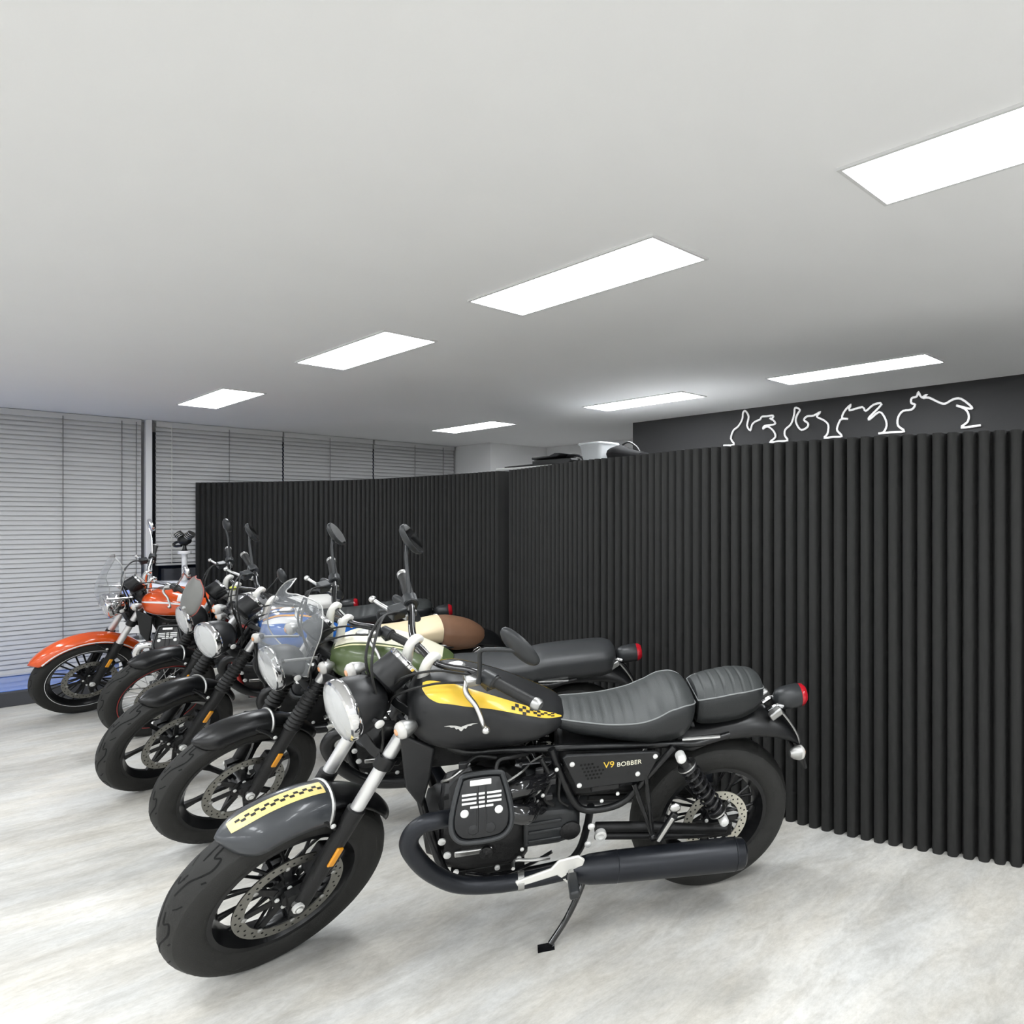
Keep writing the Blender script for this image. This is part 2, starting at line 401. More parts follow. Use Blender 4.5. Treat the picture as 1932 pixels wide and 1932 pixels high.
# white motorcycle outlines on the dark wall
ICON = [[(-4.206, 2.152), (-4.082, 2.15), (-4.12, 2.207), (-4.091, 2.277), (-4.035, 2.309), (-3.988, 2.369), (-3.979, 2.426), (-3.951, 2.437), (-3.915, 2.384), (-3.933, 2.308), (-3.896, 2.262), (-3.878, 2.31), (-3.842, 2.335), (-3.788, 2.349), (-3.77, 2.371), (-3.717, 2.37), (-3.647, 2.37), (-3.656, 2.347), (-3.682, 2.349), (-3.639, 2.325), (-3.63, 2.294), (-3.735, 2.291), (-3.756, 2.265), (-3.709, 2.282), (-3.647, 2.243), (-3.622, 2.186), (-3.682, 2.146), (-3.592, 2.147)],
[(-3.592, 2.147), (-3.494, 2.147), (-3.524, 2.192), (-3.519, 2.24), (-3.46, 2.282), (-3.427, 2.36), (-3.419, 2.414), (-3.369, 2.393), (-3.394, 2.357), (-3.411, 2.312), (-3.394, 2.263), (-3.353, 2.224), (-3.296, 2.242), (-3.288, 2.274), (-3.329, 2.305), (-3.296, 2.332), (-3.232, 2.332), (-3.166, 2.356), (-3.201, 2.32), (-3.138, 2.288), (-3.091, 2.245), (-3.099, 2.174), (-3.13, 2.143), (-3.045, 2.144)],
[(-3.045, 2.144), (-2.962, 2.144), (-3.007, 2.193), (-2.999, 2.237), (-2.969, 2.28), (-2.91, 2.277), (-2.962, 2.289), (-2.939, 2.341), (-2.88, 2.386), (-2.895, 2.343), (-2.778, 2.357), (-2.749, 2.323), (-2.678, 2.366), (-2.608, 2.363), (-2.713, 2.276), (-2.713, 2.255), (-2.629, 2.305), (-2.58, 2.252), (-2.567, 2.195), (-2.594, 2.148), (-2.636, 2.141), (-2.526, 2.142)],
[(-2.526, 2.142), (-2.418, 2.141), (-2.471, 2.187), (-2.471, 2.248), (-2.431, 2.293), (-2.359, 2.298), (-2.332, 2.331), (-2.363, 2.346), (-2.359, 2.382), (-2.319, 2.39), (-2.306, 2.422), (-2.281, 2.38), (-2.236, 2.398), (-2.274, 2.373), (-2.223, 2.371), (-2.148, 2.33), (-2.098, 2.314), (-2.037, 2.339), (-1.977, 2.336), (-1.9, 2.271), (-1.917, 2.261), (-2.013, 2.293), (-1.953, 2.265), (-1.923, 2.222), (-1.929, 2.171), (-1.977, 2.133), (-1.836, 2.138)]]
ilab = ['white outline of a chopper on the dark wall, leftmost of the four', 'white outline of a low-seat motorcycle, second from the left on the dark wall',
        'white outline of a sport motorcycle with raised tail, third on the dark wall', 'white outline of a touring motorcycle, largest and rightmost on the dark wall']
for q, l in zip(ICON, ilab):
    mb = MB(); mb.tube([(a, 4.806, z) for a, z in q], .0085, 6, k=3)
    tag(mb.build('wall_sign', 'sign_white_glow', None, RM, angle=80), l, 'wall sign', 'white motorcycle outlines on the wall')

# cabinet behind the partition and the things on it
t = thing('storage_cabinet', 'white storage cabinet standing behind the black partition', 'cabinet', RM @ Matrix.Translation((-4.6, 3.95, 0)))
MB().box((0, 0, .97), (2.9, .44, 1.94)).build('body', 'cabinet_white', t, bevel=.004)
MB().box((0, 0, 1.95), (2.96, .48, .022)).build('top_board', 'cabinet_white', t, bevel=.003)
for i in range(4):
    d = MB().box((-1.08+i*.72, -.232, .98), (.70, .018, 1.84)).build('door', 'cabinet_white', t, bevel=.003)
    MB().box((-1.08+i*.72+.28*(1 if i % 2 == 0 else -1), -.248, 1.0), (.012, .02, .16)).build('handle', 'dull_alloy', d, bevel=.002)
CT = 1.962
t = thing('flat_tray', 'thin black tray lying at the left end of the white cabinet', 'tray', RM @ Matrix.Translation((-5.84, 3.92, CT)))
MB().box((0, 0, .006), (.42, .28, .012)).build('base', 'black_plastic', t, bevel=.003)
mb = MB()
for s in (-1, 1): mb.box((s*.205, 0, .018), (.01, .28, .014)); mb.box((0, s*.135, .018), (.42, .01, .014))
mb.build('rim', 'black_plastic', t, bevel=.002)
t = thing('carry_case', 'black carry case with a raised lid on the white cabinet', 'case', RM @ Matrix.Translation((-5.31, 3.86, CT)))
MB().prism([(-.27, .015), (.22, .0), (.30, .03), (.28, .05), (-.27, .055)], -.1, .1).build('body', 'black_plastic', t, bevel=.008)
MB().prism([(-.28, .062), (.1, .07), (.14, .10), (.06, .105), (-.02, .085), (-.28, .085)], -.1, .1).build('lid', 'black_plastic', t, bevel=.006)
MB().tube([(.1, 0, .08), (.2, 0, .085), (.30, 0, .065), (.34, 0, .03)], .012, 8, k=5).build('handle', 'black_plastic', t)
t = thing('storage_tub', 'pale translucent plastic tub with a rim on the white cabinet', 'tub', RM @ Matrix.Translation((-4.80, 3.88, CT)))
def rrect(w_, d_, r, z, n=4, tw=0):
    pts = []
    for cx, cy, a0 in ((w_/2-r, d_/2-r, 0), (-w_/2+r, d_/2-r, PI/2), (-w_/2+r, -d_/2+r, PI), (w_/2-r, -d_/2+r, 1.5*PI)):
        for i in range(n+1):
            a = a0+PI/2*i/n; pts.append((cx+r*math.cos(a), cy+r*math.sin(a), z))
    return pts
MB().loft([rrect(.22, .16, .03, 0), rrect(.28, .20, .03, .15), rrect(.27, .19, .028, .15), rrect(.21, .15, .028, .006)]).build('bin', 'plastic_tub', t)
MB().loft([rrect(.30, .22, .035, .15), rrect(.31, .23, .036, .158), rrect(.30, .22, .035, .168)]).build('lid', 'plastic_tub', t)
t = thing('shoulder_bag', 'slumped dark bag beside the plastic tub on the white cabinet', 'bag', RM @ Matrix.Translation((-4.43, 3.88, CT)))
mb = MB(); secs = []
for x, hh, ww in ((-.2, .03, .04), (-.17, .12, .085), (-.08, .135, .1), (.02, .10, .1), (.12, .075, .09), (.2, .06, .07), (.23, .02, .03)):
    secs.append([(x, ww*math.cos(a), max(0, hh/2+hh/2*math.sin(a))) for a in [2*PI*i/12 for i in range(12)]])
mb.loft(secs).build('body', 'dark_bag', t)
MB().tube([(-.15, .02, .11), (-.05, .04, .16), (.06, .03, .12), (.12, .02, .07)], .008, 8, k=5).build('strap', 'black_plastic', t)

# white post with an ornament, and the wrapped parcel under the blind
t = thing('display_stand', 'slim white post stand with a small dark engine ornament beside the blinds', 'stand', Matrix.Translation((-5.63, 6.84, 0)))
MB().lathe([(.16, 0), (.16, .012), (.03, .02), (.026, .03)], ax=(0, 0, 1), n=28).build('base', 'white_paint', t)
MB().lathe([(.022, .02), (.022, 1.15), (.022, 1.155)], ax=(0, 0, 1), n=16).build('pole', 'white_paint', t)
MB().lathe([(.05, 1.155), (.052, 1.16), (.052, 1.18), (.05, 1.185)], ax=(0, 0, 1), n=20).build('collar', 'white_paint', t)
t = thing('engine_ornament', 'small dark and silver metal ornament on top of the white post stand', 'ornament', Matrix.Translation((-5.63, 6.84, 1.185)))
MB().lathe([(.03, 0), (.018, .01), (.012, .05), (.03, .06)], ax=(0, 0, 1), n=16).build('foot', 'satin_black', t)
MB().sph((0, 0, .10), (.06, .05, .045)).build('crankcase', 'cast_black', t)
for s in (-1, 1):
    c_ = MB()
    for i in range(4): c_.lathe([(.036, .0), (.036, .007)], (s*(.03+.012*i), 0, .13+.012*i), (s*.7, 0, .7), 14)
    c_.build('cylinder', 'dull_alloy', t)
MB().tube([(-.06, 0, .09), (-.10, 0, .07), (-.09, 0, .045), (-.03, 0, .05)], .012, 8, k=4).build('pipe', 'satin_black', t)

# ------------------------------------------------------------------ motorcycles
RAKE = math.radians(26.4); AP = Vector((1.590, 0, 0))
def steer_matrix(st):
    return Matrix.Translation(AP) @ Matrix.Rotation(st, 4, Vector((-math.sin(RAKE), 0, math.cos(RAKE)))) @ Matrix.Translation(-AP)
def bike_matrix(X, Y, psi, lean, pitch=.0068):
    return Matrix.Translation((X, Y, 0)) @ Matrix.Rotation(psi, 4, 'Z') @ Matrix.Rotation(-lean, 4, 'X') @ Matrix.Rotation(pitch, 4, 'Y')

def make_wheel(root, name, c, mw, R, wd, rr, style, disc, discR, discmat, rimmat='satin_black', stripe=None, tread=True):
    """wheel in its own frame: axle along y; the rim is the part, everything else hangs on it"""
    loc = mw @ Matrix.Translation(c)
    rw = wd*.36
    prof = [(rr-.012, -rw*.55), (rr-.010, -rw*.75), (rr+.004, -rw*.95), (rr+.012, -rw), (rr+.013, -rw-.005), (rr-.004, -rw-.004), (rr-.018, -rw*.6), (rr-.030, -rw*.25), (rr-.030, rw*.25), (rr-.018, rw*.6), (rr-.004, rw+.004), (rr+.013, rw+.005), (rr+.012, rw), (rr+.004, rw*.95), (rr-.010, rw*.75), (rr-.012, rw*.55)]
    rim = MB().lathe(prof, n=56, closed=True).build(name, rimmat, root, loc)
    h = R-rr
    tp = [(rr+.002, -rw*.9), (rr+.10*h, -rw-.006), (rr+.25*h, -wd*.455), (rr+.5*h, -wd*.5), (rr+.70*h, -wd*.475), (rr+.82*h, -wd*.42), (rr+.83*h, -wd*.41), (R-.085*wd, -wd*.30), (R-.035*wd, -wd*.19), (R-.006*wd, -wd*.08), (R, 0)]
    tp += [(r, -y) for r, y in reversed(tp[:-1])]
    MB().lathe(tp, n=72, closed=True).build('tire', 'rubber', rim, angle=55)
    if tread:
        def sp(th, y, off=.0006):
            ay = abs(y); r = R
            for (r0, y0), (r1, y1) in zip(tp[5:10], tp[6:11]):
                if abs(y1) <= ay <= abs(y0): r = r1+(r0-r1)*(ay-abs(y1))/(abs(y0)-abs(y1)); break
            return Vector(((r+off)*math.cos(th), y, (r+off)*math.sin(th)))
        mb = MB(); N = 9
        def ribbon(path, w_):
            vs = []
            for i, (th, y) in enumerate(path):
                a = path[max(0, i-1)]; b = path[min(len(path)-1, i+1)]
                d = Vector(((b[0]-a[0])*R, b[1]-a[1])); d = d.normalized() if d.length else Vector((1, 0))
                nx = Vector((-d.y, d.x))*w_/2
                vs += [sp(th+nx.x/R, y+nx.y), sp(th-nx.x/R, y-nx.y)]
            mb.add(vs, [(2*i, 2*i+1, 2*i+3, 2*i+2) for i in range(len(path)-1)])
        for k in range(N):
            t0 = 2*PI*k/N
            for s in (-1, 1):
                o = t0+(.0 if s > 0 else PI/N)
                pth = cat([(o-.10, s*wd*.02, 0), (o+.06, s*wd*.10, 0), (o+.16, s*wd*.22, 0), (o+.26, s*wd*.30, 0), (o+.36, s*wd*.24, 0), (o+.33, s*wd*.12, 0), (o+.44, s*wd*.05, 0)], 5)
                ribbon([(p.x, p.y) for p in pth], .0055)
                ribbon([(o+.50, s*wd*.18), (o+.53, s*wd*.25), (o+.58, s*wd*.32)], .004)
                ribbon([(o+.12, s*wd*.33), (o+.16, s*wd*.38)], .005)
        mb.build('tread_groove', 'groove', rim, kind='stuff')
    if stripe:
        MB().lathe([(rr+.0135, rw+.002), (rr+.0135, rw+.0062), (rr+.006, rw+.0062), (rr+.006, rw+.002)], n=56, closed=True).build('rim_stripe', stripe, rim)
        MB().lathe([(rr+.0135, -rw-.002), (rr+.0135, -rw-.0062), (rr+.006, -rw-.0062), (rr+.006, -rw-.002)], n=56, closed=True).build('rim_stripe', stripe, rim)
    MB().lathe([(.018, -.085), (.030, -.080), (.032, -.06), (.048, -.055), (.05, -.035), (.036, -.028), (.036, .028), (.05, .035), (.048, .055), (.032, .06), (.030, .080), (.018, .085)], n=24).build('hub', rimmat if rimmat != 'alloy' else 'dull_alloy', rim)
    if style == 'multi':
        mb = MB()
        for s in (-1, 1):
            mb.tube([(.042*math.cos(s*.30), s*.016, .042*math.sin(s*.30)), (.12*math.cos(s*.155), s*.012, .12*math.sin(s*.155)), ((rr-.024)*math.cos(s*.10), s*.006, (rr-.024)*math.sin(s*.10))], [.0075, .0052, .0062], 6)
        me = mb.mesh('spoke', rimmat); n = 12
    elif style == 'six':
        mb = MB(); secs = []
        for r, hw, hd, y in ((.045, .016, .016, 0), (.09, .012, .012, 0), (rr-.07, .013, .011, 0), (rr-.035, .022, .011, 0), (rr-.022, .03, .012, 0)):
            secs.append([(r, y+hd*math.sin(a), hw*math.cos(a)) for a in [PI/4+PI/2*i for i in range(4)]])
        mb.loft(secs); me = mb.mesh('spoke', rimmat, 30); n = 6
    else:
        mb = MB()
        for s in (-1, 1):
            mb.tube([(.048*math.cos(s*.9), .034*s, .048*math.sin(s*.9)), ((rr-.022)*math.cos(s*.07), .004*s, (rr-.022)*math.sin(s*.07))], .0021, 5)
        me = mb.mesh('spoke', 'fork_chrome' if style == 'wire' else rimmat); n = 18
    for k in range(n):
        o = put('spoke', me, rim); o.rotation_euler = (0, 2*PI*k/n+.1, 0)
    if disc:
        y = disc; t_ = .0025; ri = discR-.034
        d = MB().lathe([(discR, y-t_), (discR, y+t_), (ri, y+t_), (ri, y-t_)], n=56, closed=True).build('brake_disc', discmat, rim)
        hb = MB(); s = 1 if y > 0 else -1
        for k in range(24):
            for q, rq in enumerate((discR-.010, discR-.021)):
                a = 2*PI*(k+.5*q)/24
                hb.lathe([(.0036, 0), (.0036, .0004)], (rq*math.cos(a), y+s*(t_+.0001), rq*math.sin(a)), (0, s, 0), 8)
        hb.build('disc_hole', 'groove', rim, kind='stuff')
        cb = MB(); na = 6 if discR < .14 else 8
        for k in range(na):
            a = 2*PI*k/na; ca, sa = math.cos(a), math.sin(a)
            Rm = Matrix.Rotation(-a, 3, 'Y')
            cb.box((.5*(ri+.045)*ca, y-.004*s, .5*(ri+.045)*sa), (ri-.035, .006, .022), Rm)
        cb.lathe([(.052, y-.006*s), (.052, y+.001*s), (.028, y+.003*s), (.028, y-.006*s)], n=28, closed=True)
        cb.build('disc_carrier', 'satin_black', rim)
        bb = MB()
        for k in range(na):
            a = 2*PI*k/na
            bb.lathe([(.008, 0), (.008, .004), (.005, .006)], ((ri+.002)*math.cos(a), y+s*.002, (ri+.002)*math.sin(a)), (0, s, 0), 10)
        bb.build('disc_rivet', 'dull_alloy', rim, kind='stuff')
        for k in range(5):
            a = 2*PI*k/5+.3
            MB().lathe([(.007, 0), (.007, .005), (.004, .006)], (.040*math.cos(a), y+s*.004, .040*math.sin(a)), (0, s, 0), 10).build('disc_bolt', 'bolt', rim)
    s = 1 if disc >= 0 else -1
    for s in (-1, 1):
        MB().lathe([(.017, 0), (.017, .012), (.010, .014), (.009, .020), (.0, .021)], (0, s*.118, 0), (0, s, 0), 14).build('axle_nut', 'bolt', rim)
    return rim

def arc_fender(name, c, R, a0, a1, hw, skirt, m, root, mw, tip=0., n=22, th=.004):
    """inverted-U guard swept round the axle; angles in degrees from +x towards +z"""
    secs = []; m_ = 13
    for i in range(n+1):
        t = i/n; a = math.radians(a0+(a1-a0)*t)
        k = 1.0
        if tip and t < tip: k = math.sqrt(max(.02, 1-(1-t/tip)**2))
        row = []
        for j in range(m_):
            q = -1+2*j/(m_-1)
            y = hw*k*math.sin(q*PI/2); r = R-skirt*(1-math.cos(q*PI/2))*(.35+.65*k)
            row.append(Vector((c[0]+r*math.cos(a), y, c[1]+r*math.sin(a))))
        secs.append(row)
    mb = MB(); mb.loft(secs, closed=False)
    return mb.build(name, m, root, mw, solid=th)

def text_mesh(body, size, ext, m, name, parent, mw, bold=0.0):
    cu = bpy.data.curves.new(name, 'FONT'); cu.body = body; cu.size = size; cu.extrude = ext; cu.align_x = 'CENTER'; cu.align_y = 'CENTER'
    cu.offset = bold
    tmp = bpy.data.objects.new('tmp', cu); C.objects.link(tmp)
    dg = bpy.context.evaluated_depsgraph_get(); me = bpy.data.meshes.new_from_object(tmp.evaluated_get(dg))
    bpy.data.objects.remove(tmp); me.materials.clear(); me.materials.append(M[m]); me.name = name
    return put(name, me, parent, mw)

V9_TANK = [(.580, .075, .850, .812, .826), (.60, .105, .866, .800, .83), (.65, .138, .893, .781, .832), (.72, .157, .932, .769, .838), (.80, .168, .972, .764, .85), (.88, .172, 1.003, .768, .865), (.95, .168, 1.022, .780, .875), (1.01, .148, 1.018, .802, .885), (1.05, .112, .995, .832, .893), (1.07, .06, .955, .868, .90)]
V7_TANK = [(.555, .06, .835, .808, .82), (.58, .09, .855, .800, .825), (.64, .122, .893, .79, .832), (.72, .145, .935, .783, .845), (.81, .157, .968, .780, .858), (.89, .160, .985, .784, .868), (.96, .152, .988, .795, .875), (1.02, .128, .972, .815, .88), (1.055, .09, .945, .84, .885), (1.07, .05, .915, .862, .888)]

def make_bike(name, label, pose, cfg):
    X, Y, psi, lean, st = pose
    root = thing(name, label, 'motorcycle', bike_matrix(X, Y, psi, lean), 'motorcycles parked in a row')
    SM = steer_matrix(st); I = Matrix.Identity(4)
    v9 = cfg['v9']; g = cfg.get
    det = g('det', 1)
    # ---- wheels
    fR, fw = g('fR', .32), g('fw', .130 if v9 else .105)
    frr = g('frr', .208 if v9 else .235)
    make_wheel(root, 'front_wheel', (1.465, 0, .32), SM, fR, fw, frr, cfg['wheel'], .062, .16, 'disc_steel', g('rim', 'satin_black'), g('rimstripe'), tread=det > 0)
    make_wheel(root, 'rear_wheel', (0, 0, .323), I, .323, .15 if v9 else .128, .208 if v9 else .222, cfg['wheel'], .075, .13, 'rear_disc_steel', g('rim', 'satin_black'), g('rimstripe'), tread=False)
    # ---- fork
    F0, F1 = Vector((1.462, 0, .285)), Vector((1.10, 0, .91)); fd = (F1-F0).normalized()
    def fp(t, y): p = F0.lerp(F1, t); return Vector((p.x, y, p.z))
    for s in (-1, 1):
        y = s*.098
        tb = MB().tube([fp(.45, y), fp(1.05, y)], .0215, 16).build('fork_tube', g('fork', 'fork_chrome'), root, SM)
        lg = MB().tube([fp(-.02, y), fp(.0, y), fp(.04, y), fp(.12, y), fp(.46, y), fp(.52, y), fp(.525, y)], [.020, .026, .028, .0275, .0285, .0295, .024], 16)
        lg.box(fp(.06, y-s*.01)+Vector((.018, 0, .01)), (.05, .03, .06))
        lg.build('fork_leg', 'cast_black', tb)
        ref = MB().box(fp(.30, y+s*.030), (.022, .010, .070), Matrix.Rotation(-math.radians(30), 3, 'Y')).build('reflector', 'amber', tb, bevel=.004)
        if g('gaiter'):
            pr = []; q = fp(.50, y); L_ = .25
            for i in range(27): pr.append((.030+(.006 if i % 2 else 0)-.0035*i/26, L_*i/26))
            MB().lathe(pr, q, fd, 18).build('fork_gaiter', 'rubber_part', tb, angle=20)
        MB().tube([fp(.74, y), fp(.80, y)], .031, 14).build('fork_clamp', 'satin_black', tb, bevel=.002)
    lc = fp(.77, 0)
    MB().prism([(-.115, .02), (-.06, .045), (.06, .045), (.115, .02), (.115, -.03), (.05, -.05), (-.05, -.05), (-.115, -.03)], -.018, .018, lambda a, b, d: lc+Vector((b*.86, a, b*.5))+fd*d+Vector((-.02, 0, 0))).build('lower_yoke', 'satin_black', root, SM, bevel=.003)
    uc = fp(1.03, 0)
    MB().prism([(-.125, .02), (-.06, .05), (.06, .05), (.125, .02), (.125, -.03), (.05, -.06), (-.05, -.06), (-.125, -.03)], -.014, .014, lambda a, b, d: uc+Vector((b*.86, a, b*.5))+fd*d).build('upper_yoke', 'satin_black', root, SM, bevel=.003)
    MB().tube([fp(.78, 0)+Vector((-.05, 0, -.01)), fp(1.04, 0)+Vector((-.045, 0, 0))], .03, 16).build('steering_stem', 'satin_black', root, SM)
    MB().lathe([(.012, -.135), (.012, .135)], (1.465, 0, .32), (0, 1, 0), 12).build('front_axle', 'dull_alloy', root, SM)
    # front caliper on the left leg
    ca = MB(); ca.box((1.365, .066, .415), (.075, .062, .10), Matrix.Rotation(math.radians(-35), 3, 'Y')); ca.box((1.40, .09, .385), (.06, .02, .05), Matrix.Rotation(math.radians(-35), 3, 'Y'))
    co = ca.build('front_caliper', g('caliper', 'cast_black'), root, SM, bevel=.008)
    for q in ((1.345, .100, .445), (1.385, .100, .395)):
        MB().lathe([(.011, 0), (.011, .006), (.006, .009)], q, (0, 1, 0), 12).build('caliper_bolt', 'bolt', co)
    # ---- front guard
    fm = g('fender', 'fender_grey')
    if g('longfender'):
        fe = arc_fender('front_fender', (1.465, .32), .372, 38, 158, .068, .05, fm, root, SM, tip=.10, n=30)
        for s in (-1, 1):
            mb = MB(); pts = [Vector((1.465+.331*math.cos(math.radians(a)), s*.0655, .32+.331*math.sin(math.radians(a)))) for a in range(46, 156, 5)]
            mb.tube(pts, .006, 6).build('fender_stripe', 'white_paint', fe)
    else:
        hw = .088 if v9 else .068; FR = .368 if v9 else .358; FA = 65; FS = .082 if v9 else .062
        fe = arc_fender('front_fender', (1.465, .32), FR, FA, 114, hw, FS, fm, root, SM, tip=.30, n=26)
        arc_fender('fender_extension', (1.465, .32), FR-.014, 112, 158, hw*.72, .03, 'satin_black', root, SM, n=12)
        pts = [Vector((1.465+(FR-FS*(1-math.cos(q*PI/2))+.003)*math.cos(math.radians(113.5)), hw*math.sin(q*PI/2)*1.01, .32+(FR-FS*(1-math.cos(q*PI/2))+.003)*math.sin(math.radians(113.5)))) for q in [x/8 for x in range(-8, 9)]]
        MB().tube(pts, .006, 6).build('fender_edge', 'dull_alloy', fe)
        if g('fender_stripe'):
            def fpt(a, q, off=.0035):
                a = math.radians(a); Rf = FR
                t = (math.degrees(a)-FA)/(114-FA); k = 1 if t > .30 else math.sqrt(max(.02, 1-(1-t/.30)**2))
                r = Rf-FS*(1-math.cos(q*PI/2))*(.35+.65*k)+off
                return Vector((1.465+r*math.cos(a), hw*k*math.sin(q*PI/2), .32+r*math.sin(a)))
            mb = MB(); aa = [71+i*(111-71)/20 for i in range(21)]; qq = [-.19+.0475*i for i in range(9)]
            mb.loft([[fpt(a, q) for q in qq] for a in aa], closed=False); mb.build('fender_stripe', 'pale_yellow', fe)
            ck = MB()
            for i in range(18):
                for j in range(2):
                    if (i+j) % 2: continue
                    a_, b_ = 74+i*2, 74+i*2+2; q0 = -.07+.07*j; q1 = q0+.07
                    ck.add([fpt(a_, q0, .0042), fpt(b_, q0, .0042), fpt(b_, q1, .0042), fpt(a_, q1, .0042)], [(0, 1, 2, 3)])
            ck.build('check_pattern', 'matte_black', fe, flat=True)
    for s in (-1, 1):
        MB().tube([(1.40, s*.060, .640), (1.36, s*.082, .60), (1.335, s*.090, .56)], .009, 8).build('fender_bracket', 'satin_black', root, SM)
        MB().lathe([(.008, 0), (.008, .005), (.004, .007)], (1.345, s*.098, .585), (0, s, 0), 10).build('fender_bolt', 'bolt', root, SM)
    # ---- headlight
    hx, hz, hr = g('hl', (1.265, .955, .098))
    ax = Vector((1, 0, -.05)).normalized(); hc = Vector((hx, 0, hz))
    bw = MB().lathe([(.0, -.125), (.03, -.122), (hr*.62, -.108), (hr*.84, -.08), (hr*.96, -.04), (hr*.99, -.012), (hr*.98, -.004)], hc, ax, 40).build('headlight', g('hlmat', 'matte_black'), root, SM)
    MB().lathe([(hr*.985, -.016), (hr*1.03, -.012), (hr*1.05, .0), (hr*1.02, .014), (hr*.95, .018), (hr*.93, .012), (hr*.97, -.004)], hc, ax, 40, closed=True).build('headlight_ring', 'chrome', bw)
    MB().lathe([(hr*.95, .008), (hr*.75, -.03), (hr*.4, -.06), (.012, -.068), (.012, -.045), (.0, -.04)], hc, ax, 32).build('reflector_bowl', 'reflector', bw)
    MB().lathe([(hr*.955, .013), (hr*.8, .024), (hr*.5, .033), (.0, .037), (.0, .034), (hr*.5, .030), (hr*.8, .021), (hr*.955, .010)], hc, ax, 40).build('headlight_lens', 'glass', bw)
    for s in (-1, 1):
        mb = MB().tube([(hx-.05, s*hr*.92, hz), (hx-.055, s*.105, hz), (hx-.10, s*.108, hz-.03)], .010, 8).build('headlight_bracket', 'satin_black', root, SM)
        MB().lathe([(.014, 0), (.014, .006), (.008, .009)], (hx-.055, s*.112, hz), (0, s, 0), 12).build('bracket_bolt', 'bolt', mb)
    # ---- indicators
    def signal(p, sm, dirx, steer):
        d = Vector((dirx, 0, 0)); p = Vector(p)
        b = MB().lathe([(.0, -.045), (.012, -.042), (.022, -.028), (.0285, -.008), (.029, .0)], p, d, 20).build('turn_signal', 'dull_alloy', root, SM if steer else I)
        MB().lathe([(.0285, .0), (.027, .010), (.018, .018), (.0, .021), (.0, .0)], p, d, 20).build('lens', 'clear_lens' if det else 'amber_lens', b)
        MB().lathe([(.013, .012), (.010, .022), (.0, .0235)], p, d, 12).build('bulb_window', 'amber_lens', b)
        return b
    for s in (-1, 1):
        p = Vector((1.165, s*.165, .945))
        b = signal(p, None, 1, True)
        MB().tube([p+Vector((-.02, -s*.02, 0)), p+Vector((-.022, -s*.065, -.005))], .008, 8).build('stalk', 'satin_black', b)
    # ---- clocks, bars
    gp = Vector((1.105, 0.0, 1.045)); ga = Vector((-.86, 0, .51)).normalized()
    gr = g('gauge', .056)
    gb = MB().lathe([(.0, -.060), (gr*.8, -.058), (gr*.97, -.050), (gr, -.035), (gr, .026), (gr*.99, .03)], gp, ga, 36).build('gauge', 'matte_black', root, SM)
    MB().lathe([(gr*1.0, .024), (gr*1.06, .027), (gr*1.06, .036), (gr*.93, .040), (gr*.92, .03)], gp, ga, 36, closed=True).build('gauge_ring', 'chrome', gb)
    MB().lathe([(gr*.93, .031), (.0, .032)], gp, ga, 36).build('dial', 'dial', gb)
    MB().box(gp+ga*.034+Vector((0, .012, 0)), (.004, .03, .002)).build('needle', 'red', gb)
    BZ = g('barz', 0)
    bar = [(.878, .405, 1.086), (.925, .27, 1.094), (.958, .19, 1.098), (.995, .115, 1.080), (1.012, .06, 1.072), (1.014, 0, 1.071)]
    bar = [(x, y, z+BZ) for x, y, z in bar]; full = bar+[(x, -y, z) for x, y, z in reversed(bar[:-1])]
    hb = MB().tube(full, .0115, 12, k=6).build('handlebar', g('barmat', 'gloss_black'), root, SM)
    for s in (-1, 1):
        MB().tube([fp(1.03, s*.05)+Vector((-.035, 0, .005)), (1.045, s*.052, 1.0), (1.035, s*.054, 1.06), (1.014, s*.055, 1.088+BZ), (.996, s*.055, 1.078+BZ)], [.022, .018, .017, .017, .013], 12, k=5).build('riser', g('riser', 'cream_alloy'), hb)
        MB().lathe([(.009, 0), (.009, .01)], (1.016, s*.055, 1.082+BZ), (-.5, 0, .86), 8).build('riser_bolt', 'gold', hb)
        g0, g1 = Vector((.924, s*.275, 1.094+BZ)), Vector((.876, s*.41, 1.086+BZ)); L_ = (g1-g0).length; gd = (g1-g0)/L_
        pr = [(.018, -.008), (.021, -.006), (.021, 0)]
        for i in range(18): pr += [(.0165 if i % 2 else .0178, L_*(.03+.9*i/18))]
        pr += [(.0185, L_*.95), (.0185, L_*.99), (.012, L_)]
        MB().lathe(pr, g0, gd, 18).build('grip', 'rubber_part', hb, angle=25)
        MB().lathe([(.0185, 0), (.020, .004), (.020, .02), (.014, .028), (.008, .028), (.008, .02)], g1-gd*.004, gd, 18).build('bar_end', g('barend', 'dull_alloy'), hb)
        mb = MB().lathe([(.020, -.052), (.0245, -.048), (.0245, -.004), (.020, 0)], g0-gd*.004, gd, 16)
        mb.box(g0-gd*.03+Vector((0, 0, -.018)), (.034, .042, .03)); mb.build('switch_housing', 'grey_black', hb, bevel=.004)
        # master cylinder / clutch perch and lever
        pv = Vector((.985, s*.205, 1.082+BZ))
        MB().box(pv+Vector((-.018, s*.0, .0)), (.045, .05, .026), Matrix.Rotation(-s*.3, 3, 'Z')).build('lever_perch', 'dull_alloy', hb, bevel=.005)
        if s < 0: MB().box(pv+Vector((.015, 0, .018)), (.05, .045, .04)).build('fluid_reservoir', 'grey_black', hb, bevel=.005)
        z1 = -.05 if s > 0 else .0
        MB().tube([pv, pv+Vector((.018, s*.03, -.008+z1*.2)), pv+Vector((.008, s*.075, -.022+z1*.5)), pv+Vector((.012, s*.125, -.030+z1)), pv+Vector((.022, s*.155, -.024+z1))], [.008, .0085, .0075, .0065, .0065], 10, k=4).build('lever', 'alloy', hb)
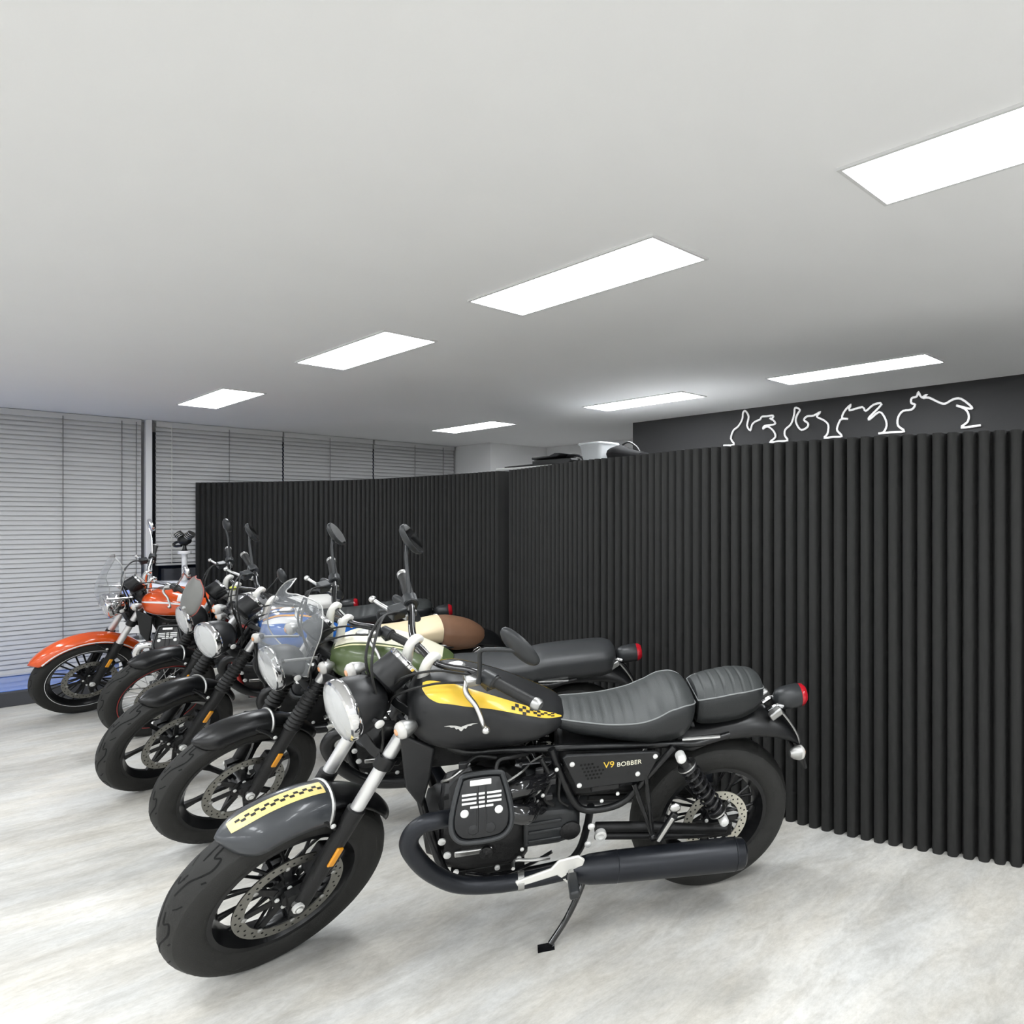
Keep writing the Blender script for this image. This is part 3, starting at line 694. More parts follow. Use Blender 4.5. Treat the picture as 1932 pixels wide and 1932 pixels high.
        MB().sph(pv+Vector((.023, s*.158, -.024+z1)), .0125).build('lever_tip', 'alloy', hb)
        # mirrors
        if v9 or g('mirror', 1) == 1:
            mc = Vector((.893, s*.335, 1.272)) if s > 0 else Vector((.852, -.395, 1.25))
            base = Vector((.968, s*.245, 1.115)) if s > 0 else Vector((.93, -.26, 1.11))
            mid = Vector((.972, s*.248, 1.225)) if s > 0 else Vector((.897, -.352, 1.205))
            la = Vector((-.030, .055, -.045)) if s > 0 else Vector((-.032, .012, -.056))
            na = Vector((-.8, -.35, .35)) if s > 0 else Vector((-.8, .45, .3))
        else:
            mc = Vector((.88, s*.39, 1.30)); base = Vector((.93, s*.26, 1.11)); mid = Vector((.905, s*.33, 1.22))
            la = Vector((0, .05, 0)); na = Vector((-1, s*-.2, .1))
        la_l = la.length; lx = la.normalized(); nz = (na-lx*na.dot(lx)).normalized(); ly = nz.cross(lx)
        Rm = Matrix((lx, ly, nz)).transposed()
        sh = la_l if not (v9 or g('mirror', 1) == 1) else .044
        prm = [(1, -.002), (1.02, .004), (.98, .012), (.85, .019), (.5, .026), (0, .028)]
        vs = []; fs = []; nn = 28
        for k_, (rr_, tt) in enumerate([(.0, -.003), (.96, -.003)]+prm):
            for j in range(nn):
                a = 2*PI*j/nn; vs.append(mc+Rm @ Vector((la_l*max(rr_, .001)*math.cos(a), sh*max(rr_, .001)*math.sin(a), -tt)))
        for k_ in range(len(prm)+1):
            for j in range(nn): fs.append((k_*nn+j, k_*nn+(j+1) % nn, (k_+1)*nn+(j+1) % nn, (k_+1)*nn+j))
        mo = MB().add(vs, fs).build('mirror', g('mirmat', 'grey_black'), root, SM)
        gl = MB(); gl.add([mc+Rm @ Vector((la_l*.94*math.cos(2*PI*j/nn), sh*.94*math.sin(2*PI*j/nn), .0036)) for j in range(nn)], [tuple(range(nn))])
        gl.build('mirror_glass', 'mirror', mo, flat=True)
        back = mc-nz*.02
        MB().tube([base+Vector((0, 0, -.02)), base, base.lerp(mid, .5), mid, mid.lerp(back, .35)+Vector((0, 0, .006)), back], [.009, .007, .0065, .0065, .0065, .008], 10, k=5).build('mirror_stem', g('mirmat', 'grey_black'), mo)
    # cables
    for i, pts in enumerate((((.96, .2, 1.09), (1.06, .15, 1.12), (1.13, .07, 1.06), (1.12, .03, .95), (1.07, .04, .82)), ((.96, -.2, 1.09), (1.08, -.15, 1.14), (1.17, -.06, 1.08), (1.16, .0, .95), (1.12, .06, .80)),
                             ((.985, -.21, 1.08), (1.09, -.12, 1.16), (1.19, .02, 1.10), (1.18, .07, .92), (1.20, .085, .76), (1.31, .105, .56)), ((.985, .21, 1.08), (1.07, .15, 1.07), (1.14, .07, 1.0), (1.13, .0, .88)))):
        MB().tube(pts, .0042, 6, k=7).build('cable', 'rubber_part', root, SM)
    MB().tube([(1.31, .11, .56), (1.33, .10, .50), (1.35, .09, .45)], .0045, 6, k=4).build('brake_hose', 'rubber_part', root, SM)
    # ---- fuel tank
    TK = V9_TANK if v9 else V7_TANK
    def tpt(x, th, off=0):
        w_, zt, zb, zc = interp(TK, x)
        c_, s_ = math.cos(th), math.sin(th)
        p_ = .62 if s_ > 0 else .75
        y = w_*math.copysign(abs(c_)**p_, c_); z = zc+((zt-zc) if s_ > 0 else (zc-zb))*math.copysign(abs(s_)**(.92 if s_ > 0 else .75), s_)
        q = Vector((x, y, z))
        if off:
            e_ = 1e-3
            n_ = (tpt(x+e_, th)-tpt(x-e_, th)).cross(tpt(x, th+e_)-tpt(x, th-e_))
            if n_.length > 1e-12: n_.normalize()
            if n_.dot(q-Vector((x, 0, zc))) < 0: n_ = -n_
            q = q+n_*off
        return q
    x0, x1 = TK[0][0], TK[-1][0]
    xs = [x0+(x1-x0)*(.5-.5*math.cos(PI*i/40)) for i in range(41)]
    tank = MB().loft([[tpt(x, 2*PI*j/48) for j in range(48)] for x in xs]).build('fuel_tank', cfg['tank'], root, angle=60)
    def patch(name_, m_, rows, n=40, mv=12, off=.0012, both=False):
        """rows: (x, theta_low, theta_high) in degrees; theta 0 = left flank, 90 = crown"""
        for s in ((1, -1) if both else (1,)):
            secs = []
            for i in range(n+1):
                x = rows[0][0]+(rows[-1][0]-rows[0][0])*i/n
                lo, hi = interp(rows, x)
                secs.append([Vector((q.x, s*q.y, q.z)) for q in [tpt(x, math.radians(lo+(hi-lo)*j/mv), off) for j in range(mv+1)]])
            MB().loft(secs, closed=False).build(name_, m_, tank, angle=70)
    for a_ in g('patches', ()): patch(*a_[:3], **(a_[3] if len(a_) > 3 else {}))
    if g('checks'):
        ck = MB()
        for i in range(12):
            for j in range(3):
                if (i+j) % 2: continue
                xa = .615+i*.0115; xb = xa+.0115
                hi_ = 60-(.74-xa)/.13*6
                ta, tb_ = hi_-3-j*3.4*(1+.9*(xa-.6)/.14), hi_-3-(j+1)*3.4*(1+.9*(xa-.6)/.14)
                if j == 2 and i % 4: continue
                q = [tpt(xa, math.radians(ta), .0022), tpt(xb, math.radians(ta), .0022), tpt(xb, math.radians(tb_), .0022), tpt(xa, math.radians(tb_), .0022)]
                ck.add(q, [(0, 1, 2, 3)])
        ck.build('check_pattern', 'matte_black', tank, flat=True)
    fc = tpt(.93, PI/2)
    MB().lathe([(.036, -.01), (.036, .008), (.030, .014), (.010, .015), (.0, .015)], fc+Vector((0, 0, -.002)), (.15, 0, 1), 24).build('filler_cap', g('cap', 'dull_alloy'), tank)
    # winged emblem on the flank
    if g('emblem'):
        mb = MB()
        wing = [(0, -.011), (.005, -.008), (.010, -.001), (.018, -.003), (.024, .005), (.036, .005), (.042, .009), (.062, .011), (.040, .0135), (.022, .0115), (.013, .006), (.006, .007), (0, .001)]
        poly = wing+[(-a, b) for a, b in reversed(wing[1:-1])]
        for s in (1, -1):
            vs = []
            for a, b in poly:
                x = .903-a*.80
                zt_ = .892+b*.9
                lo, hi = 0., math.pi/2
                for _ in range(22):
                    md = (lo+hi)/2
                    if tpt(x, md).z < zt_: lo = md
                    else: hi = md
                q = tpt(x, lo, .0018); vs.append(Vector((q.x, s*q.y, q.z)))
            cpt = sum(vs, Vector())/len(vs)
            mb.add(vs+[cpt], [(i, (i+1) % len(vs), len(vs)) for i in range(len(vs))])
        mb.build('winged_emblem', 'alloy', tank, flat=True)
    # ---- frame
    fc_ = g('frame', 'satin_black')
    fr = MB()
    fr.tube([(1.06, 0, .88), (.95, 0, .83), (.75, 0, .77)], .028, 12)
    for s in (-1, 1):
        fr.tube([(1.07, s*.03, .87), (.92, s*.10, .775), (.78, s*.118, .765), (.524, s*.12, .743), (.204, s*.12, .713), (.10, s*.115, .70), (-.02, s*.105, .715)], .0125, 10, k=5)
        fr.tube([(.626, s*.145, .765), (.587, s*.15, .642), (.545, s*.15, .545), (.505, s*.15, .512), (.43, s*.15, .508), (.375, s*.15, .525), (.337, s*.15, .563), (.201, s*.145, .716)], .0125, 10, k=5)
        fr.tube([(1.085, s*.035, .84), (1.055, s*.07, .70), (1.01, s*.115, .50), (.975, s*.125, .36), (.94, s*.128, .305), (.88, s*.128, .285), (.60, s*.128, .29), (.53, s*.13, .33), (.50, s*.13, .43), (.49, s*.14, .52)], .0135, 10, k=5)
    fo = fr.build('frame', fc_, root)
    for s in (-1, 1):
        for q in ((.49, s*.165, .455), (.50, s*.165, .385), (.97, s*.145, .47), (.955, s*.145, .415)):
            MB().lathe([(.012, 0), (.012, .006), (.007, .009)], q, (0, s, 0), 12).build('frame_bolt', 'bolt', fo)
        MB().lathe([(.020, -.02), (.020, .0), (.011, .001), (.010, -.006), (.0, -.006)], (.455, s*.165, .405), (0, s, 0), 18).build('pivot_cap', 'bolt', fo)
    # air deflector under the tank nose
    for s in (-1, 1):
        MB().prism([(1.085, .865), (.985, .80), (1.00, .70), (1.03, .585), (1.075, .67)], s*.105, s*.122).build('air_deflector', 'matte_black', root, bevel=.006)
    # airbox and battery between tank and gearbox
    MB().prism([(.60, .75), (.30, .71), (.33, .60), (.42, .53), (.55, .54), (.60, .64)], -.115, .115).build('airbox', 'cast_black', root, bevel=.02)
    MB().box((.44, .0, .60), (.10, .28, .06)).build('electrics_box', 'black_plastic', root, bevel=.005)
    MB().box((.86, 0, .73), (.30, .10, .09)).build('ignition_coils', 'cast_black', root, bevel=.01)
    # ---- engine
    cr = MB(); secs = []
    for x, w_, z0, z1 in ((.985, .10, .36, .56), (.965, .125, .32, .59), (.90, .135, .30, .60), (.78, .135, .295, .60), (.72, .13, .305, .57), (.70, .12, .33, .55)):
        secs.append([(x, y_*w_, z0+(z1-z0)*q) for y_, q in ((-.7, 0), (.7, 0), (1, .2), (1, .7), (.6, 1), (-.6, 1), (-1, .7), (-1, .2))])
    eng = cr.loft(secs).build('engine', 'cast_black', root, bevel=.012)
    MB().lathe([(.118, 0), (.118, .02), (.105, .045), (.06, .055), (.0, .056)], (.98, 0, .455), (1, 0, 0), 36).build('alternator_cover', 'cast_black', eng)
    sp_ = MB().box((.83, 0, .285), (.24, .21, .05))
    for i in range(9): sp_.box((.83, -.08+i*.02, .257), (.22, .004, .016))
    sp_.build('sump', 'cast_black', eng, bevel=.002)
    MB().box((.875, .137, .405), (.12, .012, .022)).build('oil_line', 'alloy', eng, bevel=.005)
    for q in ((.945, .139, .53), (.93, .139, .34), (.73, .137, .35), (.74, .137, .52), (.80, .139, .33), (.86, .14, .455)):
        MB().lathe([(.009, 0), (.009, .006), (.005, .008)], q, (0, 1, 0), 12).build('engine_bolt', 'bolt', eng)
    MB().lathe([(.02, 0), (.022, .012), (.012, .016), (.0, .017)], (.835, .138, .40), (0, 1, 0), 16).build('oil_filler', 'cast_black', eng)
    gx = MB(); secs = []
    for x, w_, z0, z1 in ((.715, .15, .375, .55), (.60, .152, .375, .545), (.55, .145, .385, .53), (.525, .12, .40, .50)):
        secs.append([(x, y_*w_, z0+(z1-z0)*q) for y_, q in ((-.75, 0), (.75, 0), (1, .14), (1, .86), (.8, 1), (-.8, 1), (-1, .86), (-1, .14))])
    gb_ = gx.loft(secs).build('gearbox', 'grey_black', root, bevel=.008)
    for z in (.42, .455, .49): MB().box((.645, .153, z), (.11, .008, .012)).build('gearbox_rib', 'grey_black', gb_, bevel=.003)
    MB().lathe([(.035, 0), (.035, .01), (.03, .014), (.0, .015)], (.56, .145, .44), (0, 1, 0), 20).build('gearbox_cover', 'cast_black', gb_)
    # cylinders with valve covers at 90 degrees
    for s in (-1, 1):
        xo = .842 if s > 0 else .815
        cax = Vector((0, s*.78, .62)).normalized(); tu = Vector((0, -s*.485, .874)); nn_ = Vector((0, s*.874, .485))
        c0 = Vector((xo, s*.06, .53)); cc = Vector((xo, s*.295, .688))
        cyl = MB().tube([c0, c0+cax*.10], .062, 20).build('cylinder', 'cast_black', root)
        fin = MB()
        for i in range(6):
            q = c0.lerp(cc-nn_*.075, .30+.7*i/5); hw_ = .078+.004*i
            fin.prism([(-hw_, -.06), (-hw_*.75, -.085), (hw_*.75, -.085), (hw_, -.06), (hw_, .06), (hw_*.75, .085), (-hw_*.75, .085), (-hw_, .06)], -.0022, .0022, lambda a, b, d: q+Vector((a, 0, 0))+tu*b+nn_*d)
        fin.build('cooling_fin', 'cast_black', cyl, flat=True, kind='stuff')
        def loc(a, b, d): return cc+Vector((-a, 0, 0))+tu*b+nn_*d
        outl = cat([(-.050, .100, 0), (.050, .100, 0), (.068, .080, 0), (.088, .0, 0), (.093, -.055, 0), (.080, -.090, 0), (.045, -.108, 0), (-.045, -.108, 0), (-.080, -.090, 0), (-.093, -.055, 0), (-.088, .0, 0), (-.068, .080, 0)], 4, True)
        secs = []
        for k_, d in ((1.0, -.085), (1.0, -.012), (.985, -.004), (.95, 0), (.86, .001), (.84, .006), (.82, .010), (.66, .013)):
            secs.append([loc(p.x*k_, p.y*k_, d) for p in outl])
        vc = MB().loft(secs).build('valve_cover', 'satin_black', root, angle=35)
        ring = [loc(p.x*.93, p.y*.93, .002) for p in outl]
        MB().tube(ring, .0085, 8, closed=True).build('cover_rim', 'grey_black', vc)
        def bar_(a, b, w_, h_, m_='alloy', d=.0135):
            R_ = Matrix((Vector((-1, 0, 0)), tu, nn_)).transposed()
            return MB().box(loc(a, b, d), (w_, h_, .007), R_)
        bar_(-.003, .070, .062, .017).build('cover_badge', 'bolt', vc, bevel=.002)
        for i in range(4):
            b_ = .037-.0125*i
            for a_, w_ in ((-.036, .042), (0, .018), (.036, .042)):
                if i == 3 and abs(a_) > .01: w_ = .022; a_ *= .62
                bar_(a_, b_, w_, .0065).build('cover_fin', 'bolt', vc, bevel=.001)
        bar_(-.012, .0, .006, .15, d=.011).build('cover_web', 'satin_black', vc, bevel=.002); bar_(.012, .0, .006, .15, d=.011).build('cover_web', 'satin_black', vc, bevel=.002)
        for a_ in (-.049, .049):
            MB().lathe([(.012, 0), (.012, .006), (.009, .009), (.0, .0095)], loc(a_, -.016, .010), nn_, 16).build('cover_bolt', 'bolt', vc)
            MB().lathe([(.018, 0), (.014, .004), (.0, .005)], loc(a_*.5, -.065, .010), nn_, 16).build('cover_boss', 'satin_black', vc)
        # intake boot, plug lead
        MB().tube([loc(.075, .02, -.05), loc(.12, .03, -.06), Vector((.66, s*.16, .66)), Vector((.60, s*.11, .67))], [.03, .034, .03, .03], 14, k=5).build('intake_boot', 'gloss_black', root)
        MB().tube([loc(.06, -.03, -.04), loc(.13, -.05, -.05), Vector((.685, s*.19, .59)), Vector((.66, s*.15, .55))], [.03, .033, .028, .026], 14, k=5).build('throttle_body', 'gloss_black', root)
        MB().tube([loc(.04, .09, -.02), loc(.05, .125, -.03), loc(.09, .13, -.05), Vector((.70, s*.12, .74))], .006, 8, k=5).build('plug_lead', 'rubber_part', root)
        MB().tube([loc(.055, .05, -.02), loc(.115, .08, -.03), Vector((.70, s*.17, .73))], .0035, 6, k=5).build('breather_pipe', 'dull_alloy', root)
        # exhaust
        pp = [(.895, .225, .615), (.955, .258, .633), (1.010, .266, .632), (1.045, .267, .60), (1.050, .264, .55), (1.010, .252, .46), (.945, .238, .385), (.88, .228, .348), (.78, .220, .326), (.66, .218, .324), (.55, .222, .334)]
        ex = MB().tube([(x, s*y, z) for x, y, z in pp], .0275, 16, k=6).build('exhaust_pipe', cfg['pipe'], root)
        MB().lathe([(.034, 0), (.034, .012)], (.915, s*.236, .622), (.85, s*.45, .25), 16).build('exhaust_clamp', 'satin_black', ex)
        MB().lathe([(.031, 0), (.031, .02)], (.735, s*.219, .325), (-1, 0, 0), 16).build('pipe_clamp', 'dull_alloy', ex)
        m0, m1 = Vector((.57, s*.222, .332)), Vector((-.07, s*.232, .285)); md = (m1-m0).normalized(); ml = (m1-m0).length
        MB().lathe([(.028, -.01), (.042, .03), (.050, .07), (.055, .16), (.0555, .163), (.054, .166), (.0545, .169), (.060, ml*.8), (.0605, ml*.93), (.058, ml*.935), (.060, ml*.94), (.055, ml*.985), (.045, ml), (.035, ml), (.030, ml-.04), (.0, ml-.05)], m0, md, 28).build('muffler', cfg['muf'], root, angle=30)
        # pegs
        pg = MB().prism([(.605, .400), (.54, .405), (.518, .385), (.545, .30), (.57, .295), (.61, .343), (.735, .322), (.745, .345), (.63, .372)], s*.236, s*.247).build('peg_bracket', 'cream_alloy', root, bevel=.004)
        MB().box((.562, s*.31, .345), (.032, .10, .03)).build('foot_peg', 'grey_black', root, bevel=.007)
        MB().tube([(.565, s*.244, .352), (.562, s*.27, .347)], .010, 8).build('peg_arm', 'dull_alloy', root)
        MB().tube([(.63, s*.18, .365), (.69, s*.19, .375), (.745, s*.19, .385), (.75, s*.235, .39)], .006, 8, k=3).build('shift_lever', 'alloy', root)
        ph = MB(); ph.tube([(.345, s*.165, .60), (.275, s*.195, .395)], .008, 8); ph.tube([(.305, s*.165, .635), (.275, s*.195, .395)], .008, 8); ph.sph((.274, s*.196, .392), .014)
        ph.build('peg_hanger', 'satin_black', root)
        Rp = Matrix.Rotation(math.radians(60), 3, 'Y')
        pk = MB().box((.232, s*.225, .452), (.115, .022, .026), Rp).build('pillion_peg', 'satin_black', root, bevel=.005)
        MB().box((.240, s*.239, .448), (.10, .006, .014), Rp).build('peg_plate', 'alloy', pk, bevel=.002)
        MB().sph((.205, s*.222, .52), (.022, .012, .018)).build('peg_pivot', 'alloy', pk)
        # shock
        s0, s1 = Vector((.182, s*.165, .690)), Vector((.002, s*.165, .398)); sd_ = (s1-s0).normalized(); sl = (s1-s0).length
        sh_ = MB().lathe([(.012, 0), (.020, .02), (.020, .05), (.013, .055), (.013, sl*.55), (.022, sl*.56), (.022, sl*.86), (.026, sl*.88), (.014, sl*.9), (.014, sl)], s0, sd_, 16).build('shock_absorber', 'satin_black', root)
        u_ = sd_.orthogonal().normalized(); v_ = sd_.cross(u_); cp = []
        for i in range(8*14+1):
            t_ = i/(8*14); a = 2*PI*8*t_; cp.append(s0+sd_*(.055+t_*(sl*.86-.055))+.031*(math.cos(a)*u_+math.sin(a)*v_))
        MB().tube(cp, .0048, 6).build('spring', 'spring_black', sh_)
        MB().lathe([(.036, 0), (.037, .004), (.030, .012), (.022, .012)], s0+sd_*.048, sd_, 20).build('preload_collar', 'alloy', sh_)
        MB().lathe([(.036, 0), (.037, .005), (.022, .009)], s0+sd_*(sl*.86), sd_, 20).build('lower_collar', 'alloy', sh_)
        for q in (s0, s1):
            MB().lathe([(.018, -.02), (.018, .012), (.013, .018), (.0, .0195)], q+Vector((0, s*.012, 0)), (0, s, 0), 16).build('shock_bolt', 'bolt', sh_)
        # swingarm
        sw = MB().tube([(.47, s*.115, .41), (.30, s*.12, .385), (.10, s*.125, .345), (-.03, s*.125, .322)], .019, 12, k=4)
        sw.tube([(.47, s*.115, .375), (.28, s*.122, .345), (.08, s*.126, .315), (-.03, s*.125, .314)], .014, 10, k=4)
        sw.box((-.005, s*.125, .322), (.09, .022, .055)); sw.build('swingarm', 'cast_black', root, bevel=.004)
        # side panel
        pan = [(.592, .738), (.578, .748), (.272, .722), (.256, .712), (.262, .700), (.300, .618), (.312, .610), (.530, .612), (.545, .622)]
        sd2 = MB().prism(pan, s*.158, s*.172).build('side_panel', g('panel', 'matte_black'), root, bevel=.004)
        for q in ((.560, .715), (.535, .630), (.275, .706), (.335, .645)):
            MB().lathe([(.0085, 0), (.0085, .004), (.004, .006)], (q[0], s*.172, q[1]), (0, s, 0), 14).build('panel_bolt', 'bolt', sd2)
        dots = MB()
        for i in range(6):
            for j in range(5):
                if i+j > 7 or i-j > 3: continue
                dots.lathe([(.0042, 0), (.0042, .0005)], (.530-i*.0125-j*.006, s*.1721, .706-j*.014), (0, s, 0), 8)
        dots.build('vent_hole', 'groove', sd2, kind='stuff')
        if g('logo'):
            Rt = Matrix((Vector((-s, 0, .04)), Vector((0, 0, 1)), Vector((0, s, 0)))).transposed().to_4x4()
            text_mesh('V9', .034, .0006, 'yellow', 'panel_numeral', sd2, Matrix.Translation((.436 if s > 0 else .352, s*.1728, .694)) @ Rt)
            text_mesh('BOBBER', .024, .0006, 'cream', 'panel_lettering', sd2, Matrix.Translation((.366 if s > 0 else .422, s*.1728, .691)) @ Rt)
    # hoses, wiring and connectors round the engine
    for s in (-1, 1):
        for pts, r_, m_ in ((((.93, .13, .70), (.90, .16, .745), (.86, .13, .76), (.80, .12, .74)), .006, 'rubber_part'), (((.95, .10, .66), (.965, .14, .69), (.93, .17, .72), (.88, .15, .75)), .005, 'dull_alloy'),
                          (((.66, .14, .73), (.63, .16, .66), (.65, .17, .60), (.62, .155, .555)), .008, 'rubber_part'), (((.62, .14, .72), (.60, .155, .66), (.60, .16, .58), (.57, .15, .54)), .005, 'rubber_part'),
                          (((.72, .145, .56), (.70, .17, .60), (.665, .175, .63), (.64, .15, .66)), .004, 'dull_alloy'), (((.90, .14, .33), (.80, .16, .315), (.70, .155, .33), (.62, .15, .365)), .006, 'gloss_black')):
            MB().tube([(x, s*y, z) for x, y, z in pts], r_, 8, k=5).build('hose', m_, root)
        for q in ((.90, .165, .755), (.665, .165, .70), (.625, .165, .655), (.635, .17, .60)):
            MB().box((q[0], s*q[1], q[2]), (.026, .016, .02)).build('connector', 'black_plastic', root, bevel=.003)
        for q in ((.70, .176, .655), (.655, .178, .615), (.61, .168, .70), (.93, .15, .59), (.715, .156, .53), (.72, .156, .40), (.455, .155, .545), (.40, .155, .565)):
            MB().lathe([(.0065, 0), (.0065, .005), (.003, .007)], (q[0], s*q[1], q[2]), (0, s, 0), 10).build('engine_bolt', 'bolt', eng)
    # ---- side stand on the left
    k_ = math.tan(lean)
    stand = MB().tube([(.50, .15, .27), (.53, .195, .215), (.575, .23, .145), (.63, .262, .262*k_+.018)], [.014, .012, .011, .011], 10, k=4)
    stand.box((.645, .272, .272*k_+.006), (.055, .035, .010), Matrix.Rotation(-lean, 3, 'X')); stand.build('side_stand', 'gloss_black', root)
    # ---- seat
    def seat(name_, tab, m_body, m_top, ribs, pipe, edge=.80):
        """tab rows ascending x: x, half width, z crown, z base"""
        xa, xb = tab[0][0], tab[-1][0]; n = 72; secs = []; tops = []
        for i in range(n+1):
            x = xa+(xb-xa)*i/n; w_, zt, zb = interp(tab, x)
            ze = zb+(zt-zb)*edge
            row = [Vector((x, -w_*.80, zb)), Vector((x, w_*.80, zb)), Vector((x, w_*.97, zb+(ze-zb)*.4)), Vector((x, w_, zb+(ze-zb)*.8)), Vector((x, w_*.955, ze))]
            tp_ = []
            for j in range(9):
                q = 1-j/4; zz = zt-(zt-ze)*abs(q)**2.6
                rib = 0
                if ribs and ribs[0] <= x <= ribs[1]: rib = -.0045*max(0, 1-abs(((x-ribs[0])/ribs[2] % 1)-.5)/.14) if abs(q) < .95 else 0
                tp_.append(Vector((x, w_*.955*q*.985, zz+rib)))
            row += tp_[1:-1]+[Vector((x, -w_*.955, ze)), Vector((x, -w_, zb+(ze-zb)*.8)), Vector((x, -w_*.97, zb+(ze-zb)*.4))]
            secs.append(row)
            tops.append([p+Vector((0, 0, .0012)) for p in tp_])
        so = MB().loft(secs).build(name_, m_body, root, angle=70)
        if m_top:
            MB().loft(tops, closed=False).build('seat_top', m_top, so, angle=75)
        if pipe:
            loop = [t_[0]+Vector((0, .001, .001)) for t_ in tops]+[t_[-1]+Vector((0, -.001, .001)) for t_ in reversed(tops)]
            MB().tube(loop, .0028, 6, closed=True).build('piping', pipe, so)
        return so
    cfg['seatfn'](seat)
    # ---- tail
    rf = []
    for x, zt, hw_, sk in g('tailtab', [(.19, .735, .085, .05), (.08, .750, .095, .06), (-.04, .765, .098, .075), (-.13, .770, .098, .085), (-.20, .755, .095, .085), (-.27, .715, .09, .075), (-.315, .66, .085, .05), (-.335, .61, .075, .03)]):
        rf.append([Vector((x-.25*(1-math.cos(q*PI/2))*sk, hw_*math.sin(q*PI/2), zt-sk*(1-math.cos(q*PI/2)))) for q in [j/7 for j in range(-7, 8)]])
    rs = []
    for j in range(15): rs.append(cat([r[j] for r in rf], 5))
    arc = MB().loft(list(map(list, zip(*rs))), closed=False).build('rear_fender', g('rfender', 'satin_black'), root, solid=.004)
    for s in (-1, 1):
        MB().tube([(.165, s*.112, .722), (.02, s*.112, .715)], .008, 8).build('grab_bracket', 'alloy', arc)
        MB().prism([(.17, .725), (.02, .722), (.01, .70), (.12, .665), (.19, .68)], s*.10, s*.108).build('subframe_plate', 'satin_black', arc, bevel=.003)
    tdx, tdz = g('td', (0, 0)); tl = Vector((-.262+tdx, 0, .785+tdz)); td = Vector((-1, 0, .10)).normalized()
    to = MB().lathe([(.0, -.03), (.022, -.028), (.038, -.015), (.046, .01), (.049, .075), (.047, .078)], tl, td, 28).build('tail_light', 'grey_black', root)
    MB().lathe([(.047, .072), (.045, .092), (.035, .104), (.0, .108), (.0, .072)], tl, td, 28).build('tail_lens', 'red_lens', to)
    br = MB().tube([(-.20, .035, .755), (-.235, .035, .775), (-.26, .035, .77)], .009, 8, k=3); br.tube([(-.20, -.035, .755), (-.235, -.035, .775), (-.26, -.035, .77)], .009, 8, k=3)
    br.build('tail_bracket', 'chrome', to, Matrix.Translation((tdx, 0, tdz)))
    pb = MB().tube([(-.235, 0, .745), (-.275, 0, .72), (-.31, 0, .66), (-.345, 0, .58)], .012, 8, k=4); pb.box((-.345, 0, .57), (.012, .19, .12), Matrix.Rotation(.3, 3, 'Y'))
    po = pb.build('plate_holder', 'satin_black', root, Matrix.Translation((tdx, 0, tdz)), bevel=.003)
    MB().tube([(-.245, .06, .76), (-.285, .07, .71), (-.315, .08, .66), (-.33, .085, .61)], .004, 6, k=4).build('signal_wire', 'dull_alloy', po)
    for s in (-1, 1):
        b = signal((-.315+tdx, s*.115, .605+tdz), None, -1, False)
        MB().tube([(-.300+tdx, s*.10, .605+tdz), (-.305+tdx, s*.02, .615+tdz)], .007, 8).build('stalk', 'satin_black', b)
        MB().box((-.215, s*.075, .765), (.055, .03, .03), Matrix.Rotation(.6, 3, 'Y')).build('tail_clamp', 'dull_alloy', po, bevel=.006)
    if 'extra' in cfg: cfg['extra'](root, SM, hc, hr)
    return root

def bobber_seat(seat):
    seat('seat', [(.118, .10, .868, .800), (.135, .135, .892, .768), (.17, .155, .905, .745), (.21, .162, .900, .736), (.27, .162, .868, .735), (.34, .152, .843, .742), (.43, .132, .835, .756), (.52, .110, .842, .772), (.58, .095, .848, .790), (.62, .075, .850, .808), (.637, .045, .843, .822)], 'seat_black', 'seat_top', (.17, .61, .036), 'piping_grey', .80)
    seat('pillion_seat', [(-.168, .035, .872, .835), (-.155, .075, .900, .805), (-.12, .10, .918, .785), (-.05, .115, .924, .768), (.03, .115, .915, .762), (.085, .105, .902, .762), (.105, .095, .892, .766)], 'seat_black', 'seat_top', (-.12, .095, .036), 'piping_grey', .74)
def flat_seat(body, top, ribs, pipe, dz=0, low=0):
    def fn(seat):
        seat('seat', [(-.225, .05, .835+dz, .80-low*1.2), (-.205, .10, .862+dz, .775-low), (-.15, .125, .872+dz, .765-low), (-.02, .132, .868+dz, .76-low), (.14, .135, .856+dz, .755-low), (.22, .138, .838+dz, .752-low), (.34, .132, .828+dz, .755-low*.6), (.46, .115, .826+dz, .765-low*.3), (.54, .098, .828+dz, .78), (.585, .07, .826+dz, .795), (.60, .04, .82+dz, .80)], body, top, ribs, pipe, .78)
    return fn
def screen_sheet(name, m, root, SM, rows, edge=None, th=.0016, cols=12, bulge=.06):
    """rows: (x, z, half width) from bottom to top in the steered frame"""
    secs = []
    R_ = cat([Vector(r) for r in rows], 5)
    for r in R_:
        secs.append([Vector((r.x-bulge*(q*q)*min(1, (r.z/.12)), r.z*q, r.y)) for q in [j/cols*2-1 for j in range(cols+1)]])
    o = MB().loft(secs, closed=False).build(name, m, root, SM, solid=th)
    if edge:
        loop = [s_[0] for s_ in secs]+secs[-1]+[s_[-1] for s_ in reversed(secs)]+list(reversed(secs[0]))
        MB().tube(loop, .0028, 6, closed=True).build('screen_edge', edge, o)
    return o

POSE = {1: (-.2592, 2.9283, 3.5053, .2501, .6334), 2: (-1.0876, 3.8522, 3.51256, .24398, .64797), 3: (-2.1865, 4.8540, 3.79925, .24227, .61267),
        4: (-2.8793, 5.5606, 3.59914, .22439, .62739), 5: (-3.865, 6.029, math.radians(201.7), math.radians(13.4), math.radians(36.0))}

